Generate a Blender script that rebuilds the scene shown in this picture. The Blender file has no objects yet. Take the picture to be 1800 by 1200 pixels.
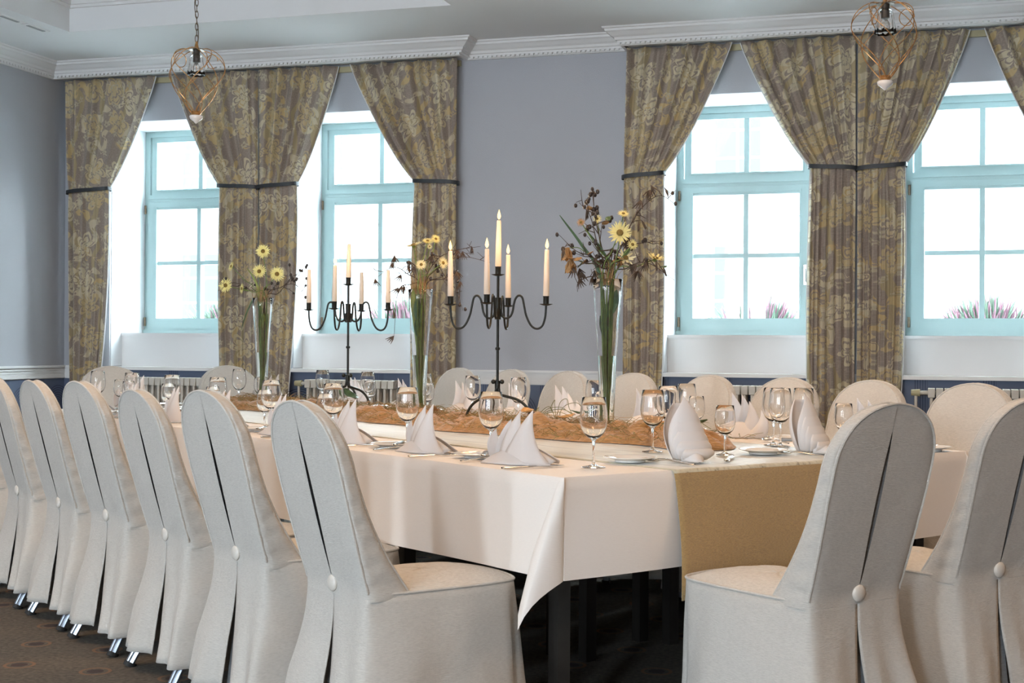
import bpy, bmesh, math, random
from mathutils import Vector, Matrix, Euler, noise
random.seed(7)
PI = math.pi
sc = bpy.context.scene
col = sc.collection
R = math.radians

# ------------------------------------------------------------------ camera, world, lights, exposure
CAMH = 1.106
cd = bpy.data.cameras.new('camera'); cam = bpy.data.objects.new('camera', cd); col.objects.link(cam)
cd.sensor_width = 36; cd.lens = 48.6; cd.clip_start = .05; cd.clip_end = 200
cam.matrix_world = Matrix.Translation((0, 0, CAMH)) @ Matrix.Rotation(R(17), 4, 'Z') @ Matrix.Rotation(R(90.165), 4, 'X') @ Matrix.Rotation(.006, 4, 'Z')
sc.camera = cam
sc.cycles.max_bounces = 16; sc.cycles.transmission_bounces = 16; sc.cycles.transparent_max_bounces = 16
WY = 9.33          # face of the window wall
XL = -6.52         # left wall
XR, YB = 5.4, -4.2 # right wall, rear wall
ZC = 3.25          # ceiling
WC = [-5.616, -4.058, -1.278, .302]   # window centres
world = bpy.data.worlds.new('overcast_sky'); sc.world = world; world.use_nodes = True
bg = world.node_tree.nodes['Background']; bg.inputs[0].default_value = (.80, .91, 1, 1); bg.inputs[1].default_value = 44.0
sc.view_settings.view_transform = 'Standard'; sc.view_settings.look = 'None'
sc.view_settings.gamma = 1; sc.view_settings.use_curve_mapping = False
sc.view_settings.exposure = 0.22
REAR = [(-5.3, .72), (-3.1, .72), (-.9, .55)]       # openings added to the unseen rear wall, sized for their daylight: centre x, width

def light(name, kind, loc, rot, energy, color, size=1, size_y=None, portal=False):
    l = bpy.data.lights.new(name, kind); l.energy = energy; l.color = color
    if kind == 'AREA':
        l.size = size
        if size_y: l.shape = 'RECTANGLE'; l.size_y = size_y
        l.cycles.is_portal = portal
    else: l.shadow_soft_size = size
    o = bpy.data.objects.new(name, l); o.location = loc; o.rotation_euler = rot; col.objects.link(o); return o
for x in WC:
    light('window_portal', 'AREA', (x, WY + .60, 2.0), (R(-90), 0, 0), 1, (1, 1, 1), .95, 1.66, True)
for x, w in REAR:
    light('rear_opening_portal', 'AREA', (x, YB - .12, 1.9), (R(90), 0, 0), 1, (1, 1, 1), w, 1.9, True)
# warm ceiling lights of the room (out of view)
for x, y in ((-1.2, 5.2), (-3.9, 4.0), (1.6, 4.4), (.2, 1.2)):
    light('ceiling_lamp', 'AREA', (x, y, 3.2), (0, 0, 0), 28, (1, .62, .33), .9)

# ------------------------------------------------------------------ materials
def nmat(name):
    m = bpy.data.materials.new(name); m.use_nodes = True
    nt = m.node_tree; return m, nt, nt.nodes, nt.links, nt.nodes['Principled BSDF']
def N(nt, t, **kw):
    n = nt.nodes.new(t)
    for k, v in kw.items(): setattr(n, k, v)
    return n
def ramp(nt, stops, interp='LINEAR'):
    r = nt.nodes.new('ShaderNodeValToRGB'); e = r.color_ramp.elements; r.color_ramp.interpolation = interp
    while len(e) < len(stops): e.new(.5)
    for q, (p, c) in zip(e, stops): q.position = p; q.color = (*c, 1)
    return r
def plain(name, c, rough=.6, metal=0, scale=0, amt=.1, bump=0, bscale=None, sheen=0, spec=None, stretch=None, coords='Object'):
    m, nt, nd, lk, b = nmat(name)
    b.inputs['Base Color'].default_value = (*c, 1); b.inputs['Roughness'].default_value = rough; b.inputs['Metallic'].default_value = metal
    if spec is not None: b.inputs['Specular IOR Level'].default_value = spec
    if sheen: b.inputs['Sheen Weight'].default_value = sheen
    if scale or bump:
        tc = N(nt, 'ShaderNodeTexCoord'); mp = N(nt, 'ShaderNodeMapping'); lk.new(tc.outputs[coords], mp.inputs[0])
        if stretch: mp.inputs['Scale'].default_value = stretch
    if scale:
        nz = N(nt, 'ShaderNodeTexNoise'); nz.inputs['Scale'].default_value = scale; nz.inputs['Detail'].default_value = 5
        lk.new(mp.outputs[0], nz.inputs[0])
        r = ramp(nt, [(.3, tuple(max(0, x * (1 - amt)) for x in c)), (.7, tuple(min(1, x * (1 + amt)) for x in c))])
        lk.new(nz.outputs[0], r.inputs[0]); lk.new(r.outputs[0], b.inputs['Base Color'])
    if bump:
        n2 = N(nt, 'ShaderNodeTexNoise'); n2.inputs['Scale'].default_value = bscale or scale * 4; n2.inputs['Detail'].default_value = 4
        lk.new(mp.outputs[0], n2.inputs[0])
        bp = N(nt, 'ShaderNodeBump'); bp.inputs['Strength'].default_value = bump; bp.inputs['Distance'].default_value = .01
        lk.new(n2.outputs[0], bp.inputs['Height']); lk.new(bp.outputs[0], b.inputs['Normal'])
    return m

M = {}
M['wall'] = plain('wall_paint', (.425, .437, .475), .5, scale=1.2, amt=.03, bump=.15, bscale=220)
M['ceil'] = plain('ceiling_paint', (.80, .81, .82), .9, scale=.8, amt=.03, bump=.1, bscale=160)
M['trim'] = plain('white_trim', (.80, .80, .80), .55, scale=2, amt=.02)
M['jamb'] = plain('white_reveal', (.80, .82, .84), .7, scale=2, amt=.02)
M['frame'] = plain('pale_teal_window_paint', (.31, .42, .42), .4, scale=3, amt=.04)
M['iron'] = plain('black_iron', (.018, .02, .018), .42, metal=.5, scale=30, amt=.4, bump=.15, bscale=150)
M['dark'] = plain('black_table_leg', (.02, .018, .016), .45, scale=8, amt=.3)
M['strap'] = plain('dark_leather_strap', (.02, .025, .03), .5, scale=40, amt=.3)
M['silver'] = plain('silver', (.78, .76, .73), .16, metal=1, scale=20, amt=.05)
M['chrome'] = plain('satin_metal_leg', (.50, .56, .64), .32, metal=.9, scale=10, amt=.05)
M['rubber'] = plain('black_rubber', (.02, .02, .02), .7)
M['china'] = plain('white_china', (.80, .80, .79), .12, scale=6, amt=.01)
M['button'] = plain('ivory_button', (.72, .68, .62), .3, scale=40, amt=.05)
M['radiator'] = plain('cream_radiator_paint', (.66, .62, .55), .4, scale=8, amt=.03)
M['copper'] = plain('gilded_copper_wire', (.55, .30, .12), .35, metal=.8, scale=60, amt=.35)
M['chain'] = plain('aged_bronze_chain', (.16, .12, .08), .45, metal=.7, scale=50, amt=.3)
M['brass'] = plain('curtain_rail_brass', (.45, .40, .24), .5, scale=10, amt=.1)
M['stem'] = plain('green_stem', (.13, .20, .05), .5, scale=30, amt=.35)
M['leafg'] = plain('dark_green_leaf', (.06, .12, .05), .45, scale=25, amt=.4)
M['leafy'] = plain('yellow_green_leaf', (.22, .28, .06), .5, scale=25, amt=.3)
M['twig'] = plain('brown_twig', (.060, .040, .028), .7, scale=50, amt=.4)
M['berry'] = plain('black_berry', (.03, .022, .02), .3, scale=60, amt=.4)
M['leafo'] = plain('dry_orange_leaf', (.58, .33, .13), .6, scale=30, amt=.25, bump=.3, bscale=60)
M['dry'] = plain('dry_brown_petal', (.36, .21, .09), .65, scale=30, amt=.4)
M['straw'] = plain('straw', (.36, .23, .10), .8, scale=20, amt=.45)
M['moss'] = plain('dry_moss', (.20, .20, .08), .9, scale=20, amt=.4)
M['core'] = plain('flower_centre', (.20, .14, .035), .8, scale=80, amt=.4, bump=.5, bscale=300)
M['outside'] = plain('pale_paving', (.50, .50, .50), .9, scale=1, amt=.04)
M['facade'] = plain('grey_render_facade', (.095, .10, .102), .9, scale=1, amt=.04)
M['outwin'] = plain('facade_window_glass', (.033, .043, .045), 1, spec=0)
M['heather'] = plain('pink_heather', (.20, .09, .12), .8, scale=20, amt=.3)
M['heatherg'] = plain('grey_green_heather', (.09, .13, .09), .8, scale=20, amt=.3)
M['porc'] = plain('white_porcelain', (.85, .84, .84), .15)
M['socket'] = plain('black_lamp_holder', (.03, .028, .025), .4)
M['wick'] = plain('burnt_wick', (.02, .02, .02), .9)
M['pillar'] = plain('planter_zinc', (.5, .52, .52), .5, metal=.4)
M['grille'] = plain('vent_slot', (.35, .36, .37), .7)

# translucent petals / wax
def translucent(name, c, tc, f=.4, rough=.6):
    m, nt, nd, lk, b = nmat(name)
    b.inputs['Base Color'].default_value = (*c, 1); b.inputs['Roughness'].default_value = rough
    t = N(nt, 'ShaderNodeBsdfTranslucent'); t.inputs[0].default_value = (*tc, 1)
    mx = N(nt, 'ShaderNodeMixShader'); mx.inputs[0].default_value = f
    lk.new(b.outputs[0], mx.inputs[1]); lk.new(t.outputs[0], mx.inputs[2])
    lk.new(mx.outputs[0], nd['Material Output'].inputs[0]); return m
M['petal'] = translucent('yellow_petal', (.90, .84, .42), (.9, .8, .3), .35)
M['petalp'] = translucent('pale_cream_petal', (.88, .84, .58), (.9, .85, .5), .35)
M['wax'] = translucent('ivory_candle_wax', (.90, .85, .77), (1, .80, .58), .30, .35)
M['napkin'] = translucent('white_linen_napkin', (.84, .82, .82), (.9, .86, .84), .22, .8)

def flame_mat():
    m, nt, nd, lk, b = nmat('candle_flame')
    e = N(nt, 'ShaderNodeEmission'); e.inputs[0].default_value = (1, .60, .22, 1); e.inputs[1].default_value = 3.2
    lk.new(e.outputs[0], nd['Material Output'].inputs[0]); return m
M['flame'] = flame_mat()

def glass_mat(name, ior=1.45, c=(1, 1, 1), rough=0):
    m, nt, nd, lk, b = nmat(name)
    b.inputs['Base Color'].default_value = (*c, 1); b.inputs['Roughness'].default_value = rough
    b.inputs['Transmission Weight'].default_value = 1; b.inputs['IOR'].default_value = ior
    return m
M['glass'] = glass_mat('clear_glass', 1.46)
M['water'] = glass_mat('water', 1.33, (.96, 1, .95))
def pane_mat():
    m, nt, nd, lk, b = nmat('window_pane_glass')
    t = N(nt, 'ShaderNodeBsdfTransparent'); t.inputs[0].default_value = (.97, .99, .98, 1)
    g = N(nt, 'ShaderNodeBsdfGlossy'); g.inputs['Roughness'].default_value = .02
    mx = N(nt, 'ShaderNodeMixShader'); mx.inputs[0].default_value = .05; lk.new(t.outputs[0], mx.inputs[1]); lk.new(g.outputs[0], mx.inputs[2])
    lk.new(mx.outputs[0], nd['Material Output'].inputs[0]); return m
M['pane'] = pane_mat()
def thin_glass(name, base=.03, k=.75, tint=(.985, .99, .985)):
    m, nt, nd, lk, b = nmat(name)
    t = N(nt, 'ShaderNodeBsdfTransparent'); t.inputs[0].default_value = (*tint, 1)
    g = N(nt, 'ShaderNodeBsdfGlossy'); g.inputs['Roughness'].default_value = .01
    lw = N(nt, 'ShaderNodeLayerWeight'); lw.inputs[0].default_value = .5
    p = N(nt, 'ShaderNodeMath', operation='POWER'); lk.new(lw.outputs['Facing'], p.inputs[0]); p.inputs[1].default_value = 3.2
    q = N(nt, 'ShaderNodeMath', operation='MULTIPLY_ADD'); lk.new(p.outputs[0], q.inputs[0]); q.inputs[1].default_value = k; q.inputs[2].default_value = base
    mx = N(nt, 'ShaderNodeMixShader'); lk.new(q.outputs[0], mx.inputs[0]); lk.new(t.outputs[0], mx.inputs[1]); lk.new(g.outputs[0], mx.inputs[2])
    lk.new(mx.outputs[0], nd['Material Output'].inputs[0]); return m
M['thin'] = thin_glass('thin_blown_glass', .035, .85)

def fabric(name, c, weave=900, amt=.08, bump=.25, rough=.9, sheen=.2, spec=.2, big=.5, c2=None, blotch=(2, 2, 2)):
    """woven cloth: fine thread noise stretched along the weft, broad unevenness"""
    m, nt, nd, lk, b = nmat(name)
    tc = N(nt, 'ShaderNodeTexCoord')
    mp = N(nt, 'ShaderNodeMapping'); mp.inputs['Scale'].default_value = (1, 1, 9); lk.new(tc.outputs['Object'], mp.inputs[0])
    n1 = N(nt, 'ShaderNodeTexNoise'); n1.inputs['Scale'].default_value = weave / 12; n1.inputs['Detail'].default_value = 3; lk.new(mp.outputs[0], n1.inputs[0])
    c2 = c2 or tuple(x * (1 - 2 * amt) for x in c)
    r = ramp(nt, [(.3, c2), (.62, c)]); lk.new(n1.outputs[0], r.inputs[0]); lk.new(r.outputs[0], b.inputs['Base Color'])
    n2 = N(nt, 'ShaderNodeTexNoise'); n2.inputs['Scale'].default_value = 9; n2.inputs['Detail'].default_value = 3; lk.new(tc.outputs['Object'], n2.inputs[0])
    ad = N(nt, 'ShaderNodeMath', operation='MULTIPLY_ADD'); ad.inputs[1].default_value = big * 6; lk.new(n2.outputs[0], ad.inputs[0]); lk.new(n1.outputs[0], ad.inputs[2])
    bp = N(nt, 'ShaderNodeBump'); bp.inputs['Strength'].default_value = bump; bp.inputs['Distance'].default_value = .006
    lk.new(ad.outputs[0], bp.inputs['Height']); lk.new(bp.outputs[0], b.inputs['Normal'])
    b.inputs['Roughness'].default_value = rough; b.inputs['Sheen Weight'].default_value = sheen; b.inputs['Specular IOR Level'].default_value = spec
    return m
M['linen'] = fabric('natural_linen_cover', (.62, .595, .55), 900, .075, .42, big=.8)
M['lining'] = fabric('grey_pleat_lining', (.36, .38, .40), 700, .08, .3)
M['cloth'] = fabric('white_damask_tablecloth', (.84, .80, .76), 900, .012, .10, .75, .1, big=.6)
M['sack'] = fabric('ochre_burlap', (.52, .34, .14), 1500, .20, .6, .85, .4, big=.3)
M['crumple'] = fabric('crumpled_orange_burlap', (.50, .27, .10), 500, .22, .8, .9, .4, big=1)

def runner_mat():
    m, nt, nd, lk, b = nmat('window_paled_runner_fabric')
    tc = N(nt, 'ShaderNodeTexCoord'); mp = N(nt, 'ShaderNodeMapping'); mp.inputs['Scale'].default_value = (60, 2.5, 60); lk.new(tc.outputs['Object'], mp.inputs[0])
    n1 = N(nt, 'ShaderNodeTexNoise'); n1.inputs['Scale'].default_value = 1; n1.inputs['Detail'].default_value = 6; lk.new(mp.outputs[0], n1.inputs[0])
    r = ramp(nt, [(.30, (.20, .17, .11)), (.45, (.50, .46, .33)), (.8, (.62, .58, .44))]); lk.new(n1.outputs[0], r.inputs[0]); lk.new(r.outputs[0], b.inputs['Base Color'])  # pale stops paint in the window light grazing the ochre cloth
    bp = N(nt, 'ShaderNodeBump'); bp.inputs['Strength'].default_value = .5; bp.inputs['Distance'].default_value = .003
    lk.new(n1.outputs[0], bp.inputs['Height']); lk.new(bp.outputs[0], b.inputs['Normal'])
    b.inputs['Roughness'].default_value = .55; b.inputs['Sheen Weight'].default_value = .5
    return m
M['runner'] = runner_mat()

def math_node(nt, op, a, b=None, c=None):
    n = nt.nodes.new('ShaderNodeMath'); n.operation = op
    for i, v in enumerate((a, b, c)):
        if v is None: continue
        if isinstance(v, (int, float)): n.inputs[i].default_value = v
        else: nt.links.new(v, n.inputs[i])
    return n.outputs[0]
def floral():
    """taupe cloth printed with big petalled flowers, small flowers and curling leaves"""
    m, nt, nd, lk, b = nmat('floral_curtain_fabric')
    uv = N(nt, 'ShaderNodeUVMap'); base = uv.outputs[0]
    dn = N(nt, 'ShaderNodeTexNoise'); dn.inputs['Scale'].default_value = 6; lk.new(base, dn.inputs[0])
    dv = N(nt, 'ShaderNodeVectorMath', operation='MULTIPLY_ADD'); dv.inputs[1].default_value = (.12, .12, 0); lk.new(dn.outputs['Color'], dv.inputs[0]); lk.new(base, dv.inputs[2])
    def cells(scale, seedoff, petals, rad, depth, rnd=.6):
        ad = N(nt, 'ShaderNodeVectorMath', operation='MULTIPLY_ADD'); ad.inputs[1].default_value = (scale, scale, 0); ad.inputs[2].default_value = (seedoff, seedoff * .7, 0); lk.new(dv.outputs[0], ad.inputs[0])
        v = N(nt, 'ShaderNodeTexVoronoi', voronoi_dimensions='2D'); v.inputs['Scale'].default_value = 1; v.inputs['Randomness'].default_value = rnd; lk.new(ad.outputs[0], v.inputs[0])
        sb = N(nt, 'ShaderNodeVectorMath', operation='SUBTRACT'); lk.new(ad.outputs[0], sb.inputs[0]); lk.new(v.outputs['Position'], sb.inputs[1])
        sp = N(nt, 'ShaderNodeSeparateXYZ'); lk.new(sb.outputs[0], sp.inputs[0])
        sc_ = N(nt, 'ShaderNodeSeparateColor'); lk.new(v.outputs['Color'], sc_.inputs[0])
        th = math_node(nt, 'ARCTAN2', sp.outputs[1], sp.outputs[0]); rr = v.outputs['Distance']
        return v, sp, sc_, th, rr
    # big flowers
    v, sp, cc, th, rr = cells(3.7, 0, 7, .4, .3)
    ph = math_node(nt, 'MULTIPLY', cc.outputs[0], 6.28)
    pet = math_node(nt, 'ABSOLUTE', math_node(nt, 'SINE', math_node(nt, 'MULTIPLY_ADD', th, 3.0, ph)))
    rad = math_node(nt, 'MULTIPLY_ADD', pet, .20, .20)
    q = math_node(nt, 'DIVIDE', rr, rad)
    flower = math_node(nt, 'LESS_THAN', q, 1.0)
    ring = math_node(nt, 'SINE', math_node(nt, 'MULTIPLY', q, 15))
    ringl = math_node(nt, 'GREATER_THAN', ring, -.55)
    edge = math_node(nt, 'GREATER_THAN', pet, .22)
    fl = math_node(nt, 'MULTIPLY', math_node(nt, 'MULTIPLY', flower, ringl), edge)
    # leaves: elongated cells, bent
    v2, sp2, cc2, th2, rr2 = cells(5.6, 3.3, 2, .4, .3, 1)
    ph2 = math_node(nt, 'MULTIPLY', cc2.outputs[1], 6.28)
    lw = math_node(nt, 'ABSOLUTE', math_node(nt, 'COSINE', math_node(nt, 'ADD', math_node(nt, 'ADD', th2, ph2), math_node(nt, 'MULTIPLY', rr2, 2.2))))
    lrad = math_node(nt, 'MULTIPLY_ADD', math_node(nt, 'POWER', lw, 4), .62, .03)
    q2 = math_node(nt, 'DIVIDE', rr2, lrad)
    leaf = math_node(nt, 'MULTIPLY', math_node(nt, 'LESS_THAN', q2, 1), math_node(nt, 'LESS_THAN', math_node(nt, 'SINE', math_node(nt, 'MULTIPLY', q2, 9)), .8))
    # small blossoms
    v3, sp3, cc3, th3, rr3 = cells(9, 8.1, 5, .3, .2, 1)
    rad3 = math_node(nt, 'MULTIPLY_ADD', math_node(nt, 'ABSOLUTE', math_node(nt, 'SINE', math_node(nt, 'MULTIPLY', th3, 2.5))), .16, .10)
    sm = math_node(nt, 'MULTIPLY', math_node(nt, 'LESS_THAN', rr3, rad3), math_node(nt, 'GREATER_THAN', rr3, .07))
    sm = math_node(nt, 'MULTIPLY', sm, math_node(nt, 'GREATER_THAN', cc3.outputs[2], .25))
    # vines
    wv = N(nt, 'ShaderNodeTexWave'); wv.inputs['Scale'].default_value = 1.3; wv.inputs['Distortion'].default_value = 9; wv.inputs['Detail Scale'].default_value = 1.2; lk.new(base, wv.inputs[0])
    vine = math_node(nt, 'LESS_THAN', wv.outputs['Fac'], .07)
    nz = N(nt, 'ShaderNodeTexNoise'); nz.inputs['Scale'].default_value = 90; lk.new(base, nz.inputs[0])
    basec = ramp(nt, [(.35, (.36, .30, .25)), (.65, (.45, .37, .31))]); lk.new(nz.outputs[0], basec.inputs[0])
    def over(prev, mask, c):
        mx = N(nt, 'ShaderNodeMix', data_type='RGBA'); lk.new(mask, mx.inputs[0]); lk.new(prev, mx.inputs[6])
        if isinstance(c, tuple): mx.inputs[7].default_value = (*c, 1)
        else: lk.new(c, mx.inputs[7])
        return mx.outputs[2]
    lcol = ramp(nt, [(.45, (.66, .52, .28)), (.55, (.70, .62, .46))], 'LINEAR'); lk.new(cc2.outputs[0], lcol.inputs[0])
    fcol = ramp(nt, [(.35, (.74, .66, .48)), (.6, (.66, .54, .32))], 'LINEAR'); lk.new(cc.outputs[1], fcol.inputs[0])
    x = over(basec.outputs[0], vine, (.50, .41, .25)); x = over(x, leaf, lcol.outputs[0]); x = over(x, sm, (.60, .54, .40)); x = over(x, fl, fcol.outputs[0])
    lk.new(x, b.inputs['Base Color']); b.inputs['Roughness'].default_value = .7; b.inputs['Sheen Weight'].default_value = .15
    bp = N(nt, 'ShaderNodeBump'); bp.inputs['Strength'].default_value = .25; bp.inputs['Distance'].default_value = .003; lk.new(nz.outputs[0], bp.inputs['Height']); lk.new(bp.outputs[0], b.inputs['Normal'])
    t = N(nt, 'ShaderNodeBsdfTranslucent'); lk.new(x, t.inputs[0])
    ms = N(nt, 'ShaderNodeMixShader'); ms.inputs[0].default_value = .22; lk.new(b.outputs[0], ms.inputs[1]); lk.new(t.outputs[0], ms.inputs[2])
    lk.new(ms.outputs[0], nd['Material Output'].inputs[0]); return m
M['floral'] = floral()
M['curtain_lining'] = plain('white_curtain_lining', (.75, .76, .76), .8, scale=60, amt=.03)

def carpet():
    m, nt, nd, lk, b = nmat('patterned_carpet')
    tc = N(nt, 'ShaderNodeTexCoord'); sp = N(nt, 'ShaderNodeSeparateXYZ'); lk.new(tc.outputs['Object'], sp.inputs[0])
    P = .30
    yrow = math_node(nt, 'DIVIDE', sp.outputs[1], P)
    odd = math_node(nt, 'MULTIPLY', math_node(nt, 'MODULO', math_node(nt, 'ABSOLUTE', math_node(nt, 'FLOOR', yrow)), 2), .5)
    fx = math_node(nt, 'SUBTRACT', math_node(nt, 'FRACT', math_node(nt, 'ADD', math_node(nt, 'DIVIDE', sp.outputs[0], P), odd)), .5)
    fy = math_node(nt, 'SUBTRACT', math_node(nt, 'FRACT', yrow), .5)
    r = math_node(nt, 'MULTIPLY', math_node(nt, 'SQRT', math_node(nt, 'ADD', math_node(nt, 'MULTIPLY', fx, fx), math_node(nt, 'MULTIPLY', fy, fy))), P)
    ring = math_node(nt, 'LESS_THAN', math_node(nt, 'ABSOLUTE', math_node(nt, 'SUBTRACT', r, .048)), .006)
    blob = math_node(nt, 'LESS_THAN', r, .028)
    nz = N(nt, 'ShaderNodeTexNoise'); nz.inputs['Scale'].default_value = 60; nz.inputs['Detail'].default_value = 5; lk.new(tc.outputs['Object'], nz.inputs[0])
    c = ramp(nt, [(.35, (.085, .075, .06)), (.65, (.15, .13, .105))]); lk.new(nz.outputs[0], c.inputs[0])
    def over(prev, mask, cc):
        mx = N(nt, 'ShaderNodeMix', data_type='RGBA'); lk.new(mask, mx.inputs[0]); lk.new(prev, mx.inputs[6]); mx.inputs[7].default_value = (*cc, 1); return mx.outputs[2]
    x = over(c.outputs[0], ring, (.22, .13, .08)); x = over(x, blob, (.06, .045, .045))
    lk.new(x, b.inputs['Base Color']); b.inputs['Roughness'].default_value = .95
    bp = N(nt, 'ShaderNodeBump'); bp.inputs['Strength'].default_value = .5; bp.inputs['Distance'].default_value = .004
    n2 = N(nt, 'ShaderNodeTexNoise'); n2.inputs['Scale'].default_value = 400; lk.new(tc.outputs['Object'], n2.inputs[0])
    lk.new(n2.outputs[0], bp.inputs['Height']); lk.new(bp.outputs[0], b.inputs['Normal']); return m
M['carpet'] = carpet()
def wallpaper():
    """dark blue paper with bundles of concentric arcs and straight pinstripes"""
    m, nt, nd, lk, b = nmat('dark_blue_arc_wallpaper')
    tc = N(nt, 'ShaderNodeTexCoord'); sp = N(nt, 'ShaderNodeSeparateXYZ'); lk.new(tc.outputs['Object'], sp.inputs[0])
    u = math_node(nt, 'ADD', sp.outputs[0], sp.outputs[1])
    P = .42
    uu = math_node(nt, 'SUBTRACT', math_node(nt, 'FRACT', math_node(nt, 'DIVIDE', u, P)), .5)
    vv = math_node(nt, 'SUBTRACT', math_node(nt, 'FRACT', math_node(nt, 'DIVIDE', sp.outputs[2], P)), .5)
    r = math_node(nt, 'SQRT', math_node(nt, 'ADD', math_node(nt, 'MULTIPLY', uu, uu), math_node(nt, 'MULTIPLY', vv, vv)))
    arcs = math_node(nt, 'MULTIPLY', math_node(nt, 'GREATER_THAN', math_node(nt, 'SINE', math_node(nt, 'MULTIPLY', r, 150)), .2), math_node(nt, 'LESS_THAN', r, .38))
    st = math_node(nt, 'MULTIPLY', math_node(nt, 'GREATER_THAN', math_node(nt, 'SINE', math_node(nt, 'MULTIPLY', uu, 170)), .1), math_node(nt, 'GREATER_THAN', math_node(nt, 'ABSOLUTE', uu), .40))
    k = math_node(nt, 'MAXIMUM', arcs, st)
    mx = N(nt, 'ShaderNodeMix', data_type='RGBA'); lk.new(k, mx.inputs[0]); mx.inputs[6].default_value = (.115, .15, .235, 1); mx.inputs[7].default_value = (.055, .075, .135, 1)
    lk.new(mx.outputs[2], b.inputs['Base Color']); b.inputs['Roughness'].default_value = .6; return m
M['paper'] = wallpaper()

# ------------------------------------------------------------------ mesh helpers
class MB:
    def __init__(s): s.v = []; s.f = []; s.uv = None
    def box(s, x0, x1, y0, y1, z0, z1):
        n = len(s.v); s.v += [(x, y, z) for z in (z0, z1) for y in (y0, y1) for x in (x0, x1)]
        s.f += [tuple(n + i for i in q) for q in ((0, 2, 3, 1), (4, 5, 7, 6), (0, 1, 5, 4), (2, 6, 7, 3), (0, 4, 6, 2), (1, 3, 7, 5))]; return s
    def grid(s, rows, closed=False, flip=False):
        n = len(s.v); h = len(rows); w = len(rows[0])
        for r in rows: s.v += [tuple(p) for p in r]
        for j in range(h - 1):
            for i in range(w if closed else w - 1):
                a, b = n + j * w + i, n + j * w + (i + 1) % w
                q = (a, b, b + w, a + w); s.f.append(q[::-1] if flip else q)
        return s
    def cap(s, idx): s.f.append(tuple(idx)); return s
    def lathe(s, prof, n=24, c=(0, 0, 0)):
        rows = [[(c[0] + r * math.cos(2 * PI * i / n), c[1] + r * math.sin(2 * PI * i / n), c[2] + z) for i in range(n)] for r, z in prof]
        return s.grid(rows, True)
    def tube(s, pts, r, n=6, flat=None, cap=True):
        pts = [Vector(p) for p in pts]; m = len(pts)
        rr = r if isinstance(r, (list, tuple)) else [r] * m
        t0 = (pts[1] - pts[0]).normalized(); up = Vector((0, 0, 1)) if abs(t0.z) < .95 else Vector((1, 0, 0))
        a = t0.cross(up).normalized(); rows = []
        for i, p in enumerate(pts):
            t = (pts[min(i + 1, m - 1)] - pts[max(i - 1, 0)])
            if t.length < 1e-9: t = t0
            t.normalize(); a = a - t * a.dot(t)
            if a.length < 1e-6: a = t.orthogonal()
            a.normalize(); b = t.cross(a)
            fy = flat or 1
            rows.append([p + (a * math.cos(2 * PI * k / n) + b * fy * math.sin(2 * PI * k / n)) * rr[i] for k in range(n)])
        st = len(s.v); s.grid(rows, True, True)
        if cap:
            s.f.append(tuple(st + k for k in range(n))); s.f.append(tuple(st + (m - 1) * n + k for k in range(n - 1, -1, -1)))
        return s
    def ball(s, c, r, n=8, sz=1):
        k = max(4, n // 2); rows = [[(c[0] + r * math.sin(PI * j / k) * math.cos(2 * PI * i / n), c[1] + r * math.sin(PI * j / k) * math.sin(2 * PI * i / n), c[2] + r * sz * math.cos(PI * j / k)) for i in range(n)] for j in range(k + 1)]
        return s.grid(rows, True, True)
    def build(s, name, mat, parent=None, smooth=True, uvs=None, weld=False):
        me = bpy.data.meshes.new(name); me.from_pydata(s.v, [], s.f)
        for mm in (mat if isinstance(mat, list) else [mat]): me.materials.append(mm)
        if uvs:
            ul = me.uv_layers.new(name='UVMap')
            for l in me.loops: ul.data[l.index].uv = uvs[l.vertex_index]
        if weld:
            bm = bmesh.new(); bm.from_mesh(me); bmesh.ops.remove_doubles(bm, verts=bm.verts, dist=1e-5); bmesh.ops.recalc_face_normals(bm, faces=bm.faces); bm.to_mesh(me); bm.free()
        if smooth: me.polygons.foreach_set('use_smooth', [True] * len(me.polygons))
        me.update()
        if smooth and smooth != 'full':
            try: me.set_sharp_from_angle(angle=R(50))
            except Exception: pass
        o = bpy.data.objects.new(name, me); col.objects.link(o)
        if parent is not None: o.parent = parent
        return o
def box(*a): return MB().box(*a)
def empty(name, loc=(0, 0, 0), rz=0, label=None, cat=None, group=None):
    o = bpy.data.objects.new(name, None); o.location = loc; o.rotation_euler = (0, 0, rz); o.empty_display_size = .1; col.objects.link(o)
    return tag(o, label, cat, group)
def tag(o, label=None, cat=None, group=None, kind=None):
    if label: o['label'] = label
    if cat: o['category'] = cat
    if group: o['group'] = group
    if kind: o['kind'] = kind
    return o
def struct(name, mb, mat, parent=None, smooth=False):
    o = mb.build(name, mat, parent, smooth)
    if parent is None: o['kind'] = 'structure'
    return o
def copy_tree(o, parent=None):
    c = o.copy(); col.objects.link(c)
    if parent is not None: c.parent = parent
    for ch in list(o.children): copy_tree(ch, c)
    return c
def place(proto, used, loc, rz, label=None, group=None, sz=1):
    o = copy_tree(proto) if used.get(proto.name) else proto
    used[proto.name] = True
    o.location = loc; o.rotation_euler = (0, 0, rz); o.scale = (1, 1, sz)
    if label: o['label'] = label
    if group: o['group'] = group
    return o
USED = {}
def W(p, a, z=0): return Vector((.6 * p - .8 * a, .8 * p + .6 * a, z))   # table frame -> room
TROT = math.atan2(.8, .6)           # local x = p (across the table), local y = a (along it)
def bez(pts, n=12):
    """Catmull-Rom through points"""
    P = [Vector(p) for p in pts]; P = [P[0] * 2 - P[1]] + P + [P[-1] * 2 - P[-2]]; out = []
    for i in range(1, len(P) - 2):
        for k in range(n):
            t = k / n; a, b, c, d = P[i - 1:i + 3]
            out.append(.5 * ((2 * b) + (c - a) * t + (2 * a - 5 * b + 4 * c - d) * t * t + (3 * b - a - 3 * c + d) * t ** 3))
    out.append(P[-2]); return out
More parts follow.
